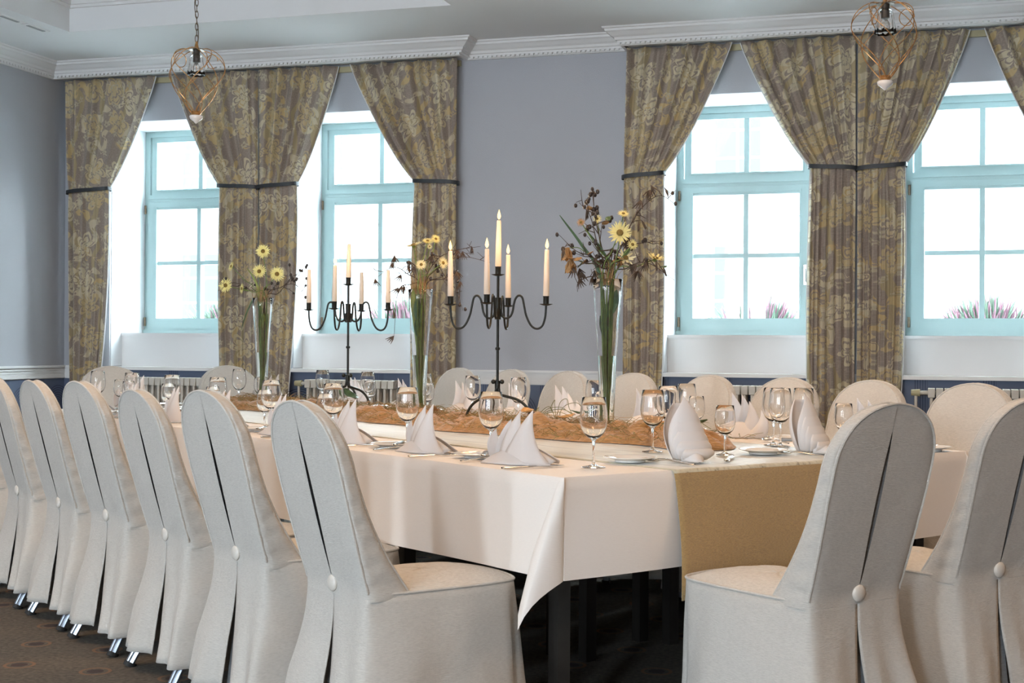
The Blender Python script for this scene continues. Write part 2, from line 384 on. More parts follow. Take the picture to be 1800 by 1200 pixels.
ORD = ['first', 'second', 'third', 'fourth', 'fifth', 'sixth', 'seventh', 'eighth', 'ninth']

# ------------------------------------------------------------------ room shell
fl = struct('floor', MB().grid([[(x, y, 0) for x in (XL - .3, XR + .3)] for y in (YB - .3, WY + .3)]), M['carpet'])
TW = .65; HW = .50
mb = MB(); xs = [XL - .3]
for c in WC: xs += [c - HW, c + HW]
xs.append(XR + .3)
for i in range(0, len(xs), 2): mb.box(xs[i], xs[i + 1], WY, WY + TW, 0, ZC + .4)
for c in WC: mb.box(c - HW, c + HW, WY, WY + TW, 0, .90); mb.box(c - HW, c + HW, WY, WY + TW, 2.815, ZC + .4)
wb = struct('wall_back', mb, M['wall'])
# white reveals, ledge block with front panel
for c in WC:
    r_ = MB(); e = .004
    r_.box(c - HW, c - HW + e, WY + .02, WY + TW, .93, 2.815); r_.box(c + HW - e, c + HW, WY + .02, WY + TW, .93, 2.815); r_.box(c - HW, c + HW, WY + .004, WY + TW, 2.815 - e, 2.815)
    r_.build('window_reveal', M['jamb'], wb, False)
    pn = box(c - HW + e, c + HW - e, WY + .17, WY + TW, .926, 1.18).box(c - HW + e, c + HW - e, WY + .155, WY + .17, 1.165, 1.186)
    pn.build('niche_panel', M['trim'], wb, False)
    MB().box(c - .6, c + .6, WY - .07, WY + .19, .901, .926).build('sill_board', M['trim'], wb, False)
MB().box(XL, XR, WY - .006, WY - .001, 0, .83).build('blue_wallpaper', M['paper'], wb, False)
# strips of paper up to the sill boards under the windows
s_ = MB()
for c in WC: s_.box(c - .6, c + .6, WY - .006, WY - .001, .83, .901)
s_.build('blue_wallpaper', M['paper'], wb, False)
mb = MB().box(XL - .3, XL, YB, WY + TW, 0, ZC + .4)
wl = struct('wall_left', mb, M['wall'])
for c in WC: MB().box(c - HW - .1, c + HW + .1, WY + TW - .05, WY + TW + .32, 1.05, 1.10).build('outer_sill', M['outside'], wb, False)
MB().box(XL, XL + .005, YB, WY, 0, .83).build('blue_wallpaper', M['paper'], wl, False)
struct('wall_right', MB().box(XR, XR + .3, YB, WY + TW, 0, ZC + .4), M['wall'])
mb = MB(); x0 = XL - .3
for x, w in REAR:
    mb.box(x0, x - w / 2, YB - .3, YB, 0, ZC + .4); mb.box(x - w / 2, x + w / 2, YB - .3, YB, 0, .95); mb.box(x - w / 2, x + w / 2, YB - .3, YB, 2.85, ZC + .4); x0 = x + w / 2
mb.box(x0, XR + .3, YB - .3, YB, 0, ZC + .4)
struct('wall_front', mb, M['wall'])
# chair rail: stacked mouldings
def rail(name, segs, axis):
    m_ = MB()
    for a0, a1 in segs:
        for d, z0, z1 in ((.012, .83, .93), (.022, .835, .862), (.018, .872, .885), (.024, .893, .905), (.034, .915, .932)):
            if axis == 'x': m_.box(a0, a1, WY - d - .001, WY, z0, z1)
            else: m_.box(XL, XL + d + .001, a0, a1, z0, z1)
    return struct(name, m_, M['trim'])
segs = []; x0 = XL
for c in WC: segs.append((x0, c - .602)); x0 = c + .602
segs.append((x0, XR)); rail('trim_1', segs, 'x'); rail('trim_2', [(YB, WY)], 'y')
# ceiling with recessed tray
TX0, TX1, TY0, TY1, TZ = -5.72, -2.93, 1.5, 8.22, 3.52
mb = MB().box(XL - .3, TX0, YB - .3, WY + .3, ZC, ZC + .35).box(TX1, XR + .3, YB - .3, WY + .3, ZC, ZC + .35).box(TX0, TX1, YB - .3, TY0, ZC, ZC + .35).box(TX0, TX1, TY1, WY + .3, ZC, ZC + .35).box(TX0, TX1, TY0, TY1, TZ, TZ + .1)
struct('ceiling', mb, M['ceil'])
mb = MB()
for d, z0, z1 in ((.02, 3.41, 3.43), (.035, 3.43, 3.46), (.06, 3.46, 3.49), (.08, 3.49, 3.52)):
    mb.box(TX0, TX0 + d, TY0, TY1, z0, z1).box(TX1 - d, TX1, TY0, TY1, z0, z1).box(TX0 + d, TX1 - d, TY1 - d, TY1, z0, z1).box(TX0 + d, TX1 - d, TY0, TY0 + d, z0, z1)
struct('trim_3', mb, M['trim'])
# cornice: one profile swept round the room, stepping out over the curtain boxes
PROF = [(0, 3.135), (.022, 3.135), (.026, 3.150), (.040, 3.153), (.040, 3.166), (.052, 3.170), (.058, 3.186), (.075, 3.196), (.098, 3.216), (.110, 3.222), (.112, 3.236), (.125, 3.240), (.128, 3.2499)]
def cornice(path, out_dirs):
    rows = []
    for (x, y), (dx, dy) in zip(path, out_dirs): rows.append([(x + dx * o, y + dy * o, z) for o, z in PROF])
    m_ = MB(); m_.grid(rows); return m_
BX = .17  # curtain box projection
yb, yw = WY - BX, WY
path = [(XL, YB), (XL, yb), (-3.21, yb), (-3.21, yw), (-2.02, yw), (-2.02, yb), (XR, yb)]
dirs = [(1, 0), (1, -1), (1, -1), (1, -1), (-1, -1), (-1, -1), (0, -1)]
cr = struct('trim_4', cornice(path, dirs), M['trim'])
# undersides of the curtain boxes and dentil beads
m_ = MB().box(XL, -3.212, yb, WY, 3.155, 3.17).box(-2.018, XR, yb, WY, 3.155, 3.17).box(XL, -3.212, yb - .001, yb + .015, 3.136, 3.2).box(-2.018, XR, yb - .001, yb + .015, 3.136, 3.2)
m_.build('curtain_box', M['trim'], cr, False)
m_ = MB()
def beads(x0, x1, y):
    n = int((x1 - x0) / .034)
    for i in range(n): m_.box(x0 + i * .034, x0 + i * .034 + .022, y - .046, y - .035, 3.138, 3.151)
beads(XL + .05, -3.17, yb); beads(-3.16, -2.06, yw); beads(-2.06, 2.2, yb)
for i in range(90): m_.box(XL + .035, XL + .046, 6.0 + i * .034, 6.022 + i * .034, 3.138, 3.151)
tag(m_.build('dentil_beads', M['trim'], cr, False), kind='stuff')
# curtain rails seen between the curtains
for nm, a, b in (('left', XL + .03, -3.24), ('right', -2.0, 2.2)):
    o = MB().box(a, b, WY - .035, WY - .012, 3.095, 3.135).build('curtain_rail', M['brass'], None, False)
    tag(o, 'olive brass curtain rail under the %s cornice box' % nm, 'curtain rail')
# slot diffusers in the ceiling
for i, (x, y) in enumerate(((-5.86, 7.76), (-5.86, 8.04))):
    o = empty('ceiling_vent', (x, y, ZC), 0, ['narrow slot air vent in the white ceiling, at the very top left edge', 'narrow slot air vent in the white ceiling, second one towards the window wall'][i], 'vent')
    MB().box(-.028, .028, -.12, .12, -.006, 0).build('frame', M['trim'], o, False); MB().box(-.012, .012, -.09, .09, -.009, -.0061).build('slot', M['grille'], o, False)

# ------------------------------------------------------------------ windows
FY = WY + .47
def make_window(k, c):
    w = empty('window_%d' % k, (c, FY, 1.18)); w['kind'] = 'structure'; w['label'] = 'pale teal casement window'
    H = 1.63; hw = HW - .005
    def fr(x0, x1, z0, z1, t, y0, y1): return MB().box(x0, x0 + t, y0, y1, z0, z1).box(x1 - t, x1, y0, y1, z0, z1).box(x0 + t, x1 - t, y0, y1, z0, z0 + t).box(x0 + t, x1 - t, y0, y1, z1 - t, z1)
    fr(-hw, hw, 0, H, .045, .02, .14).build('window_frame', M['frame'], w, False)
    MB().box(-hw, hw, -.012, .022, 0, .035).build('sill_drip', M['frame'], w, False)
    MB().box(-hw + .045, hw - .045, .004, .12, 1.061, 1.12).box(-hw + .045, hw - .045, -.004, .0039, 1.085, 1.105).build('transom', M['frame'], w, False)
    us = fr(-.44, .44, 1.12, 1.59, .042, .03, .09); us.box(-.018, .018, .035, .085, 1.15, 1.56); us.build('upper_sash', M['frame'], w, False)
    fr(-.40, .40, 1.152, 1.552, .010, .022, .03).build('sash_bead', M['frame'], w, False)
    ls = MB(); y0, y1 = 0, .085
    ls.box(-.46, -.375, y0, y1, .035, 1.06).box(.375, .46, y0, y1, .035, 1.06).box(-.375, .375, y0, y1, .035, .125).box(-.375, .375, y0, y1, 1.0, 1.06)
    ls.build('lower_sash', M['frame'], w, False)
    fr(-.385, .385, .115, 1.03, .012, -.008, .001).build('sash_bead', M['frame'], w, False)
    MB().box(-.017, .017, .01, .07, .12, 1.01).build('mullion', M['frame'], w, False)
    MB().box(-.37, -.018, .012, .068, .555, .585).box(.018, .37, .012, .068, .555, .585).build('glazing_bar', M['frame'], w, False)
    for x0, x1, z0, z1 in ((-.40, -.018, 1.16, 1.55), (.018, .40, 1.16, 1.55), (-.372, -.017, .585, 1.005), (.017, .372, .585, 1.005), (-.372, -.017, .125, .555), (.017, .372, .125, .555)):
        MB().box(x0, x1, .045, .049, z0, z1).build('pane', M['pane'], w, False)
    for z in (1.0, .10): MB().tube([(-.472, -.012, z - .035), (-.472, -.012, z + .035)], .009, 8).build('hinge', M['chain'], w)
    h = MB().box(.405, .425, -.012, 0, .36, .50); h.tube([(.415, -.012, .47), (.415, -.035, .47), (.415, -.037, .46), (.415, -.037, .38)], .007, 8)
    h.build('handle', M['silver'], w)
    return w
for i, c in enumerate(WC): make_window(i + 1, c)

# ------------------------------------------------------------------ outside
struct('ground', MB().box(-40, 40, WY + .8, 60, -1.2, -1.1), M['outside'])
fac = empty('building', (0, 36, 0), 0, 'overexposed building with tall paned windows across the street', 'building')
MB().box(-36, 22, 0, 8, -1.1, 8.6).build('wall', M['facade'], fac, False)
for zz in (1.0, 4.6, 8.4): MB().box(-36, 22, -.12, -.001, zz - .12, zz).build('ledge', M['facade'], fac, False)
for i in range(9):
    for z in (1.5, 5.2):
        x = -24.4 + i * 3.9
        f_ = MB().box(x - .7, x + .7, -.10, -.001, z, z + 2.3).build('window', M['facade'], fac, False)
        m_ = MB()
        for a, b in ((-.58, -.04), (.04, .58)):
            for q in range(3): m_.box(x + a, x + b, -.115, -.101, z + .12 + q * .72, z + .76 + q * .72)
        m_.build('pane', M['outwin'], f_, False)
def heather(x, n, label):
    o = empty('heather_planter', (x, WY + .86, 1.10), 0, label, 'plant')
    MB().box(-.30, .30, -.07, .07, 0, .11).box(-.31, .31, -.08, .08, .10, .12).build('planter', M['pillar'], o, False)
    for nm, mt in (('green_sprigs', M['heatherg']), ('pink_sprigs', M['heather'])):
        m_ = MB()
        for i in range(n):
            bx = random.gauss(0, .12); bx = max(-.27, min(.27, bx)); hgt = random.uniform(.15, .31) * (1 - abs(bx) * 1.6); dx = random.gauss(bx * .35, .03); dy = random.gauss(0, .04)
            m_.tube([(bx, 0, .11), (bx + dx * .5, dy * .5, .11 + hgt * .6), (bx + dx, dy, .11 + hgt)], [.0025, .007, .002], 4)
        tag(m_.build(nm, mt, o), kind='stuff')
for x, nm in zip(WC, ('behind the leftmost window', 'behind the second window from the left', 'behind the third window from the left', 'behind the rightmost window')):
    heather(x + .05, 130, 'zinc box of heather on the outer sill %s' % nm)

# ------------------------------------------------------------------ curtains
def curtain(label, xt, xn, xb, ztie, folds, phase, seed, strap_label):
    """xt, xn, xb: (fixed side, window side) x at the top, at the tie and at the floor"""
    rt = empty('curtain', (0, 0, 0), 0, label, 'curtain', 'floral curtains')
    nu, nv = 110, 84; ztop = 3.134; zbot = .015; rows = []; uvs = []
    for j in range(nv + 1):
        z = ztop + (zbot - ztop) * (j / nv); row = []
        if z > ztie:
            t = (ztop - z) / (ztop - ztie); o = xt[0] + (xn[0] - xt[0]) * t; i_ = xt[1] + (xn[1] - xt[1]) * (t ** 1.12 * .9 + .1 * t ** 6)
            amp = .044 * (1 - t) + .044 * t; amp *= (1 - .35 * max(0, (t - .8) / .2))
        else:
            t = (ztie - z) / (ztie - zbot); o = xn[0] + (xb[0] - xn[0]) * t; s0 = min(1, t / .12)
            i_ = xn[1] + (xb[1] - xn[1]) * t ** 1.6 + (xn[1] - xn[0]) * .05 * math.sin(PI * min(1, t / .75))
            amp = .026 + .012 * s0
        tie = math.exp(-((z - ztie) / .06) ** 2)
        for i in range(nu + 1):
            s = i / nu; n1 = noise.noise(Vector((s * 5 + seed, z * .35, seed)))
            ph = 2 * PI * folds * (s + .035 * n1) + phase
            y = math.sin(ph) * .85 + .28 * math.sin(ph * 2.1 + 1.3 * n1 * 3) + .5 * noise.noise(Vector((s * 11, z * .6, seed + 3)))
            fw = min(1, .30 + .70 * abs(i_ - o) / .62)
            x = o + (i_ - o) * (s + .0035 * math.sin(ph * 2) * (1 - tie))
            yy = WY - .095 + amp * fw * y * (1 - .4 * tie) * .80
            row.append((x, yy, z + (0 if j < nv else .0)))
            uvs.append((x * 1.12 + .25 * s * (z - ztie) * (xt[1] - xt[0]) * (1 if z > ztie else 0) + yy * .6 + seed * .37, z))
        rows.append(row)
    sgn = 1 if xt[1] > xt[0] else -1
    m_ = MB().grid(rows, flip=(sgn > 0))
    c = m_.build('curtain_panel', [M['floral'], M['curtain_lining']], rt, True, uvs)
    so = c.modifiers.new('thickness', 'SOLIDIFY'); so.thickness = .0015; so.offset = -1; so.material_offset = 1; so.material_offset_rim = 0
    MB().tube([(r_[-1][0] + .002 * sgn, r_[-1][1] + .006, r_[-1][2]) for r_ in rows], .0045, 5).build('lining_edge', M['curtain_lining'], rt)
    a, b = sorted(xn); m_ = MB(); n = 26; rows = []
    for i in range(n + 1):
        th = 2 * PI * i / n; cx, sy = math.cos(th), math.sin(th)
        x = (a + b) / 2 + (b - a + .035) / 2 * math.copysign(abs(cx) ** .6, cx); y = WY - .092 + .066 * math.copysign(abs(sy) ** .7, sy)
        zz = ztie + .012 * math.cos(th) * sgn - .006
        rows.append([(x, y, zz - .014), (x, y - .004 * (1 if sy > 0 else -1), zz - .014), (x, y - .004 * (1 if sy > 0 else -1), zz + .014), (x, y, zz + .014)])
    m_.grid(rows, True)
    m_.build('tieback', M['strap'], rt, True, weld=True)
    xh = xn[0]; MB().tube([(xh + .03 * sgn, WY - .005, ztie), (xh + .03 * sgn, WY - .04, ztie)], .008, 8).build('tieback_hook', M['strap'], rt)
    return rt
CT = [  # (top), (tie), (floor), tie z, folds
    ('floral curtain in the left corner, tied back beside the first window', (-6.47, -5.67), (-6.42, -6.07), (-6.39, -6.22), 2.285, 5),
    ('floral curtain right of the leftmost window, left half of the joined pair', (-4.815, -5.53), (-4.80, -5.115), (-4.81, -5.09), 2.28, 6),
    ('floral curtain left of the second window, right half of the joined pair', (-4.80, -4.17), (-4.79, -4.49), (-4.79, -4.60), 2.278, 5),
    ('floral curtain beside the bare grey wall, right of the second window', (-3.235, -4.05), (-3.24, -3.555), (-3.23, -3.58), 2.27, 6),
    ('floral curtain right of the bare grey wall, behind the tallest flowers', (-2.01, -1.30), (-2.03, -1.76), (-2.03, -1.78), 2.272, 5),
    ('floral curtain right of the third window, left half of the right-hand pair', (-.50, -1.245), (-.495, -.785), (-.50, -.80), 2.285, 6),
    ('floral curtain left of the rightmost window, right half of the right-hand pair', (-.485, .205), (-.485, -.19), (-.485, -.235), 2.28, 6),
    ('floral curtain at the right edge of the picture, only its top in view', (.99, .295), (.99, .71), (.99, .74), 2.275, 5)]
for k, (lb, a, b, c, z, f) in enumerate(CT): curtain(lb, a, b, c, z, f, k * 1.3, k * 2.7 + 1, None)

# ------------------------------------------------------------------ radiators
def radiator(x, n, label):
    o = empty('radiator', (x, WY - .11, 0), 0, label, 'radiator', None); w = n * .05; proto = None
    for i in range(n):
        xx = -w / 2 + .025 + i * .05
        if proto is None:
            m_ = MB()
            for y in (-.045, 0, .045): m_.tube([(0, y, .17), (0, y, .80)], .012, 8)
            m_.box(-.022, .022, -.065, .065, .79, .85); m_.box(-.022, .022, -.065, .065, .13, .18)
            q = m_.build('column', M['radiator'], o); q.modifiers.new('b', 'BEVEL').width = .012; q.modifiers['b'].segments = 3; proto = q
        else: q = proto.copy(); col.objects.link(q); q.parent = o
        q.location = (xx, 0, 0)
    MB().tube([(-w / 2 - .07, 0, .82), (w / 2, 0, .82)], .014, 8).tube([(-w / 2 - .07, 0, .82), (-w / 2 - .07, 0, .0)], .010, 8).build('pipe', M['radiator'], o)
    MB().tube([(-w / 2 - .10, 0, .82), (-w / 2 - .045, 0, .82)], [.02, .024], 10).build('valve', M['brass'], o)
for x, n, nm in zip(WC, (15, 14, 15, 15), ('leftmost window', 'second window from the left', 'third window from the left', 'rightmost window')):
    radiator(x + .03, n, 'cream column radiator under the %s' % nm)

# ------------------------------------------------------------------ chairs in linen covers
def smooth_ring(pts, it, fixed):
    for _ in range(it):
        q = [Vector(p) for p in pts]
        for i in range(1, len(pts) - 1):
            if i in fixed: continue
            q[i] = (pts[i - 1] + pts[i] * 2 + pts[i + 1]) / 4
        pts = q
    return pts
def lerp(a, b, t): return a + (b - a) * t
SEAT = .465
def yr(z):
    if z > .475: t = (z - .475) / .49; return -.125 * t ** .95
    return -.038 * (max(0, .475 - z) / .41) ** 1.4
def wbk(z):
    if z > .80: q = min(1, (z - .80) / .166); return max(.012, .200 * (1 - q ** 2.5) ** .5)
    return lerp(.186, .200, min(1, max(0, (z - .48) / .25)))
def th(z):
    t = .036 + .012 * min(1, max(0, (.966 - z) / .15))
    if z < .80: t += .092 * ((.80 - z) / .335) ** 2.0
    return t
def gap(z):
    if z > .90: return .0006
    if z > .49: u = (.90 - z) / .41; return .0006 + .0080 * math.sin(PI * u) ** .9 * (1.15 - .3 * u)
    return .0006 + .030 * max(0, (.455 - z)) / .4
def seg(a, b, n): return [a.lerp(b, i / n) for i in range(n)]
def back_ring(z):
    g, w, y0 = gap(z), wbk(z), yr(z); y1 = y0 + th(z); g = min(g, w * .3)
    P = [Vector((g, y0, z)), Vector((w, y0, z)), Vector((w * .97, y1, z)), Vector((-w * .97, y1, z)), Vector((-w, y0, z)), Vector((-g, y0, z))]
    n = (12, 10, 24, 10, 12); pts = []
    for i in range(5): pts += seg(P[i], P[i + 1], n[i])
    pts.append(P[5]); return smooth_ring(pts, 6, ())
def skirt_ring(z, sd=0):
    t = (SEAT - z) / .395; g = gap(z); w = lerp(.186, .232, t); wf = lerp(.186, .222, t); y0 = yr(z); yf = lerp(.475, .515, t)
    P = [Vector((g, y0, z)), Vector((w, y0 - .045 * t, z)), Vector((wf, yf, z)), Vector((-wf, yf, z)), Vector((-w, y0 - .045 * t, z)), Vector((-g, y0, z))]
    n = (16, 26, 26, 26, 16); pts = []
    for i in range(5): pts += seg(P[i], P[i + 1], n[i])
    pts.append(P[5]); pts = smooth_ring(pts, 7, ())
    out = []; L = len(pts); pts = [Vector((p.x * (1 - .13 * max(0, (p.y - .30) / .2) ** 1.5), p.y + .040 * max(0, (p.y - .30) / .2) * (1 - min(1, abs(p.x) / .19) ** 2), p.z)) for p in pts]
    wt = max(0, 1 - t / .65) ** 1.3; br = back_ring(max(z, SEAT)); rg = back_ring(SEAT + .01); LB = len(rg)
    def onback(f, side):
        k = f * 12; i0 = min(11, int(k)); q0 = rg[i0].lerp(rg[i0 + 1], k - i0)
        return Vector((-q0.x if side else q0.x, q0.y, z))
    for i in range(L):
        e = min(i, L - 1 - i); sd_ = i > L // 2
        if e <= 16: pts[i] = pts[i].lerp(onback(e / 16, sd_), wt)
    cor = {False: onback(1, False) - 0 * Vector((0, 0, 0)), True: onback(1, True)}
    for i in range(L):
        e = min(i, L - 1 - i); sd_ = i > L // 2
        if 16 < e < 26:
            f_ = (1 - (e - 16) / 10) ** 2 * wt; tgt = Vector((cor[sd_].x, pts[i].y + (cor[sd_].y - pts[16 if not sd_ else L - 17].y), z)); pts[i] = pts[i].lerp(Vector((tgt.x, pts[i].y, z)), f_)
    for i, p in enumerate(pts):
        c = Vector((0, .22, z)); d = (p - c); d.z = 0; d.normalize()
        e = min(i, L - 1 - i); am = t ** 1.3 * min(1, e / 5)
        k = .015 * am * math.sin(i * .33 + 1.3 * math.sin(i * .11)) + .034 * am * noise.noise(Vector((i * .13, z * 2.2, 5)))
        for cc in (42, L - 1 - 42):       # inverted pleat at the front corners
            k -= .045 * t ** .8 * math.exp(-((i - cc) / .9) ** 2)
        out.append(p + d * k)
    return out
def make_chair():
    rt = empty('dining_chair', (0, 0, 0), 0, 'linen covered dining chair', 'chair', 'linen covered dining chairs around the table')
    # backrest cover
    zs = [SEAT - .015 + i * .0165 for i in range(21)]; zs += [.79 + .176 * math.sin(PI / 2 * i / 14) for i in range(0, 15)]; zs = sorted(set(zs))
    rows = [back_ring(z) for z in zs]
    L = len(rows[0])
    for j, r in enumerate(rows):        # puckers along the side gussets
        for i in range(L):
            e = min(abs(i - 12), abs(i - (L - 1 - 12)))
            f_ = math.exp(-((e - 4) / 3.5) ** 2)
            r[i] = r[i] + Vector((math.copysign(1, r[i].x), 0, 0)) * .0045 * f_ * math.sin(j * 1.9 + noise.noise(Vector((j * .4, i * .2, 0))) * 3)
    MB().grid(rows).build('backrest', M['linen'], rt, 'full')
    # inner pleat behind the slit
    zz = [.07 + i * .03 for i in range(29)]
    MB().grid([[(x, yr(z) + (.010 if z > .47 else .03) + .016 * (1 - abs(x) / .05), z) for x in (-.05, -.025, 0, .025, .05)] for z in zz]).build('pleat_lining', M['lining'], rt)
    # skirt
    zs = [SEAT - .395 * i / 18 for i in range(19)]
    MB().grid([skirt_ring(z) for z in zs][::-1]).build('skirt', M['linen'], rt, 'full').modifiers.new('t', 'SOLIDIFY').thickness = .003
    # seat cushion top
    ring = skirt_ring(SEAT); ring = ring[8:-8]; rows = []
    cen = Vector((0, .27, SEAT))
    for k in range(9):
        t = k / 8; rows.append([Vector((lerp(p.x, 0, t), lerp(p.y, .27, t), SEAT + .028 * (1 - (1 - t) ** 3.5) + .003 * noise.noise(Vector((p.x * 14, p.y * 14, t * 4))))) for p in ring])
    MB().grid(rows, True).build('seat', M['linen'], rt)
    ed = [p + Vector((0, 0, .002)) for p in ring[10:-10]]
    MB().tube(ed, .0042, 6).build('seat_piping', M['linen'], rt)
    # piping round the backrest
    zs = [SEAT + .005 + (.79 - SEAT) * i / 20 for i in range(20)] + [.79 + .176 * math.sin(PI / 2 * i / 12) for i in range(13)]
    for kind in (0, 1):
        left = [Vector((-back_ring(z)[22 if kind else 12].x - .0005, back_ring(z)[22 if kind else 12].y + (.001 if kind else -.001), z)) for z in zs]
        right = [Vector((-p.x, p.y, p.z)) for p in left[::-1]]
        pts = left[:-1] + [Vector((0, (left[-1]).y, .967))] + right[1:]
        MB().tube(pts, .0038, 6).build('backrest_piping', M['linen'], rt)
    b = MB().lathe([(.0, .012), (.010, .0115), (.019, .009), (.023, .004), (.022, 0), (0, 0)], 20)
    o = b.build('button', M['button'], rt, 'full'); o.location = (0, -.001, .478); o.rotation_euler = (R(90), 0, 0)
    for sx in (-1, 1):
        for f_ in (0, 1):
            if f_ == 0: pts = [(sx * .165, .06, .43), (sx * .178, .02, .14), (sx * .192, -.048, .015)]
            else: pts = [(sx * .13, .40, .43), (sx * .135, .41, .2), (sx * .14, .415, .015)]
            lg = MB().tube(pts, .0125, 8, flat=1.4).tube([(p[0], p[1] - .012, p[2]) for p in pts], .009, 8).build('leg', M['chrome'], rt)
            a = Vector(pts[2]); d = (a - Vector(pts[1])).normalized(); e = a + d * .015
            e.z = 0.001
            MB().tube([a, e], .0175, 8, flat=1.3).build('foot_cap', M['rubber'], lg)
    return rt
chair = make_chair()
RN = math.atan2(-.6, .8)
for i, a in enumerate((3.25, 3.85, 4.40, 4.96, 5.495, 6.04, 6.60)):
    lb = 'linen covered chair on the near long side, %s from the near table corner' % ORD[i] if i < 6 else 'linen covered chair cut off by the left edge of the picture'
    if i == 0: lb = 'linen covered chair with button-backed slit, nearest the hanging tablecloth corner'
    place(chair, USED, W(1.79, a), RN + R((-2, 1, -1, 1.5, 0, -1, 1)[i]), lb, None, (.99, 1, .985, 1, .99, .99, .99)[i])
for i, a in enumerate((3.22, 3.73, 4.20, 4.70, 5.25, 5.78, 6.31, 6.85)):
    place(chair, USED, W(4.57, a + .09), RN + PI + R((2, -1, 1, -2, 1, 0, -1, 1)[i]), 'linen covered chair on the window side of the table, %s from the right' % ORD[i])
place(chair, USED, W(2.81, 2.34), R(53.13), 'large linen covered chair in the right foreground in front of the brown runner drop', None, 1.0)
place(chair, USED, W(3.44, 2.36), R(53.13 - 2), 'linen covered chair in the foreground, cut off by the right edge', None, 1.0)
place(chair, USED, W(2.93, 7.97), R(53.13 + 180), 'linen covered chair at the far end, beside the left corner curtain')
place(chair, USED, W(3.69, 8.0), R(53.13 + 178), 'linen covered chair at the far end, behind the leftmost vase')

# ------------------------------------------------------------------ table, cloth, runner
P0, P1, A0, A1, TZT = 2.315, 4.09, 2.94, 7.45, .75
tb = empty('banquet_table', W(P0, A0), TROT, 'long black legged banquet table under the white cloth', 'table')
tw, tl = P1 - P0, A1 - A0
MB().box(.02, tw - .02, .02, tl - .02, .715, .744).build('tabletop', M['dark'], tb, False)
legs = [(3.05, 3.907), (3.089, 3.771), (3.462, 3.914), (3.521, 3.812), (3.06, 3.20), (3.50, 3.30), (2.42, 3.9), (4.0, 3.9), (2.42, 3.08), (4.0, 3.08), (2.45, 5.4), (4.0, 5.4), (3.1, 5.4), (3.1, 5.6), (2.45, 7.38), (4.0, 7.38)]
lp = None
for p, a in legs:
    if lp is None: lp = MB().box(-.022, .022, -.022, .022, 0, .715).build('leg', M['dark'], tb, False); q = lp
    else: q = lp.copy(); col.objects.link(q); q.parent = tb
    q.location = (p - P0, a - A0, 0)

def drape():
    """cloth: top sheet, straight drops, corners hanging as folded points"""
    D = .281; rs = [0, .004, .010, .02, .04] + [.04 + (D - .04) * i / 12 for i in range(1, 13)]
    per = []   # (x, y, nx, ny, theta or None, corner info)
    def side(a, b, nrm, n):
        for i in range(n): t = i / n; per.append(('s', lerp(a[0], b[0], t), lerp(a[1], b[1], t), nrm))
    def corner(c, n1, n2, e2):
        for i in range(17): per.append(('c', c[0], c[1], n1, n2, i / 16 * 90, e2))
    # go round: near long side (x=0) from far to near, front end (y=0), far long side, far end
    side((0, tl), (0, 0), (-1, 0), 90); corner((0, 0), (-1, 0), (0, -1), 1)
    side((0, 0), (tw, 0), (0, -1), 40); corner((tw, 0), (0, -1), (1, 0), 0)
    side((tw, 0), (tw, tl), (1, 0), 60); corner((tw, tl), (1, 0), (0, 1), 0)
    side((tw, tl), (0, tl), (0, 1), 30); corner((0, tl), (0, 1), (-1, 0), 0)
    rows = []
    for r in rs:
        row = []
        off = .006 * min(1, r / .02) + (.004 if r > .01 else 0)
        for k, e in enumerate(per):
            wv = noise.noise(Vector((e[1] * 1.6, e[2] * 1.6, r * 1.5)))
            if e[0] == 's':
                o = off + r * .10 * wv * 1.2 + r * .02
                row.append((e[1] + e[3][0] * o, e[2] + e[3][1] * o, TZT - max(0, r - .003) - .008 * r * wv))
            else:
                n1, n2, an = Vector((*e[3], 0)), Vector((*e[4], 0)), e[5]
                rc = r / max(math.cos(R(an)), math.sin(R(an)))
                u = 1 - abs(an - 45) / 45
                pr = .36 * rc * math.sin(PI / 2 * u) ** 1.9
                back = (.055 * math.sin(PI * (45 - an) / 45) * min(1, rc / .2)) if an < 45 else -.012 * math.sin(PI * (an - 45) / 45)
                p = Vector((e[1], e[2], 0)) + n1 * (off * (1 - an / 90) + pr) + n2 * (off * an / 90 - back)
                row.append((p.x, p.y, TZT - max(0, rc - .003)))
        rows.append(row)
    m_ = MB().grid(rows, True)
    st = len(m_.v)
    nx, ny = 12, 30
    m_.grid([[(tw * i / nx, tl * j / ny, TZT) for i in range(nx + 1)] for j in range(ny + 1)])
    o = m_.build('tablecloth', M['cloth'], None); o.location = W(P0, A0); o.rotation_euler = (0, 0, TROT)
    tag(o, 'white tablecloth with a long pointed corner hanging towards the floor', 'tablecloth')
drape()
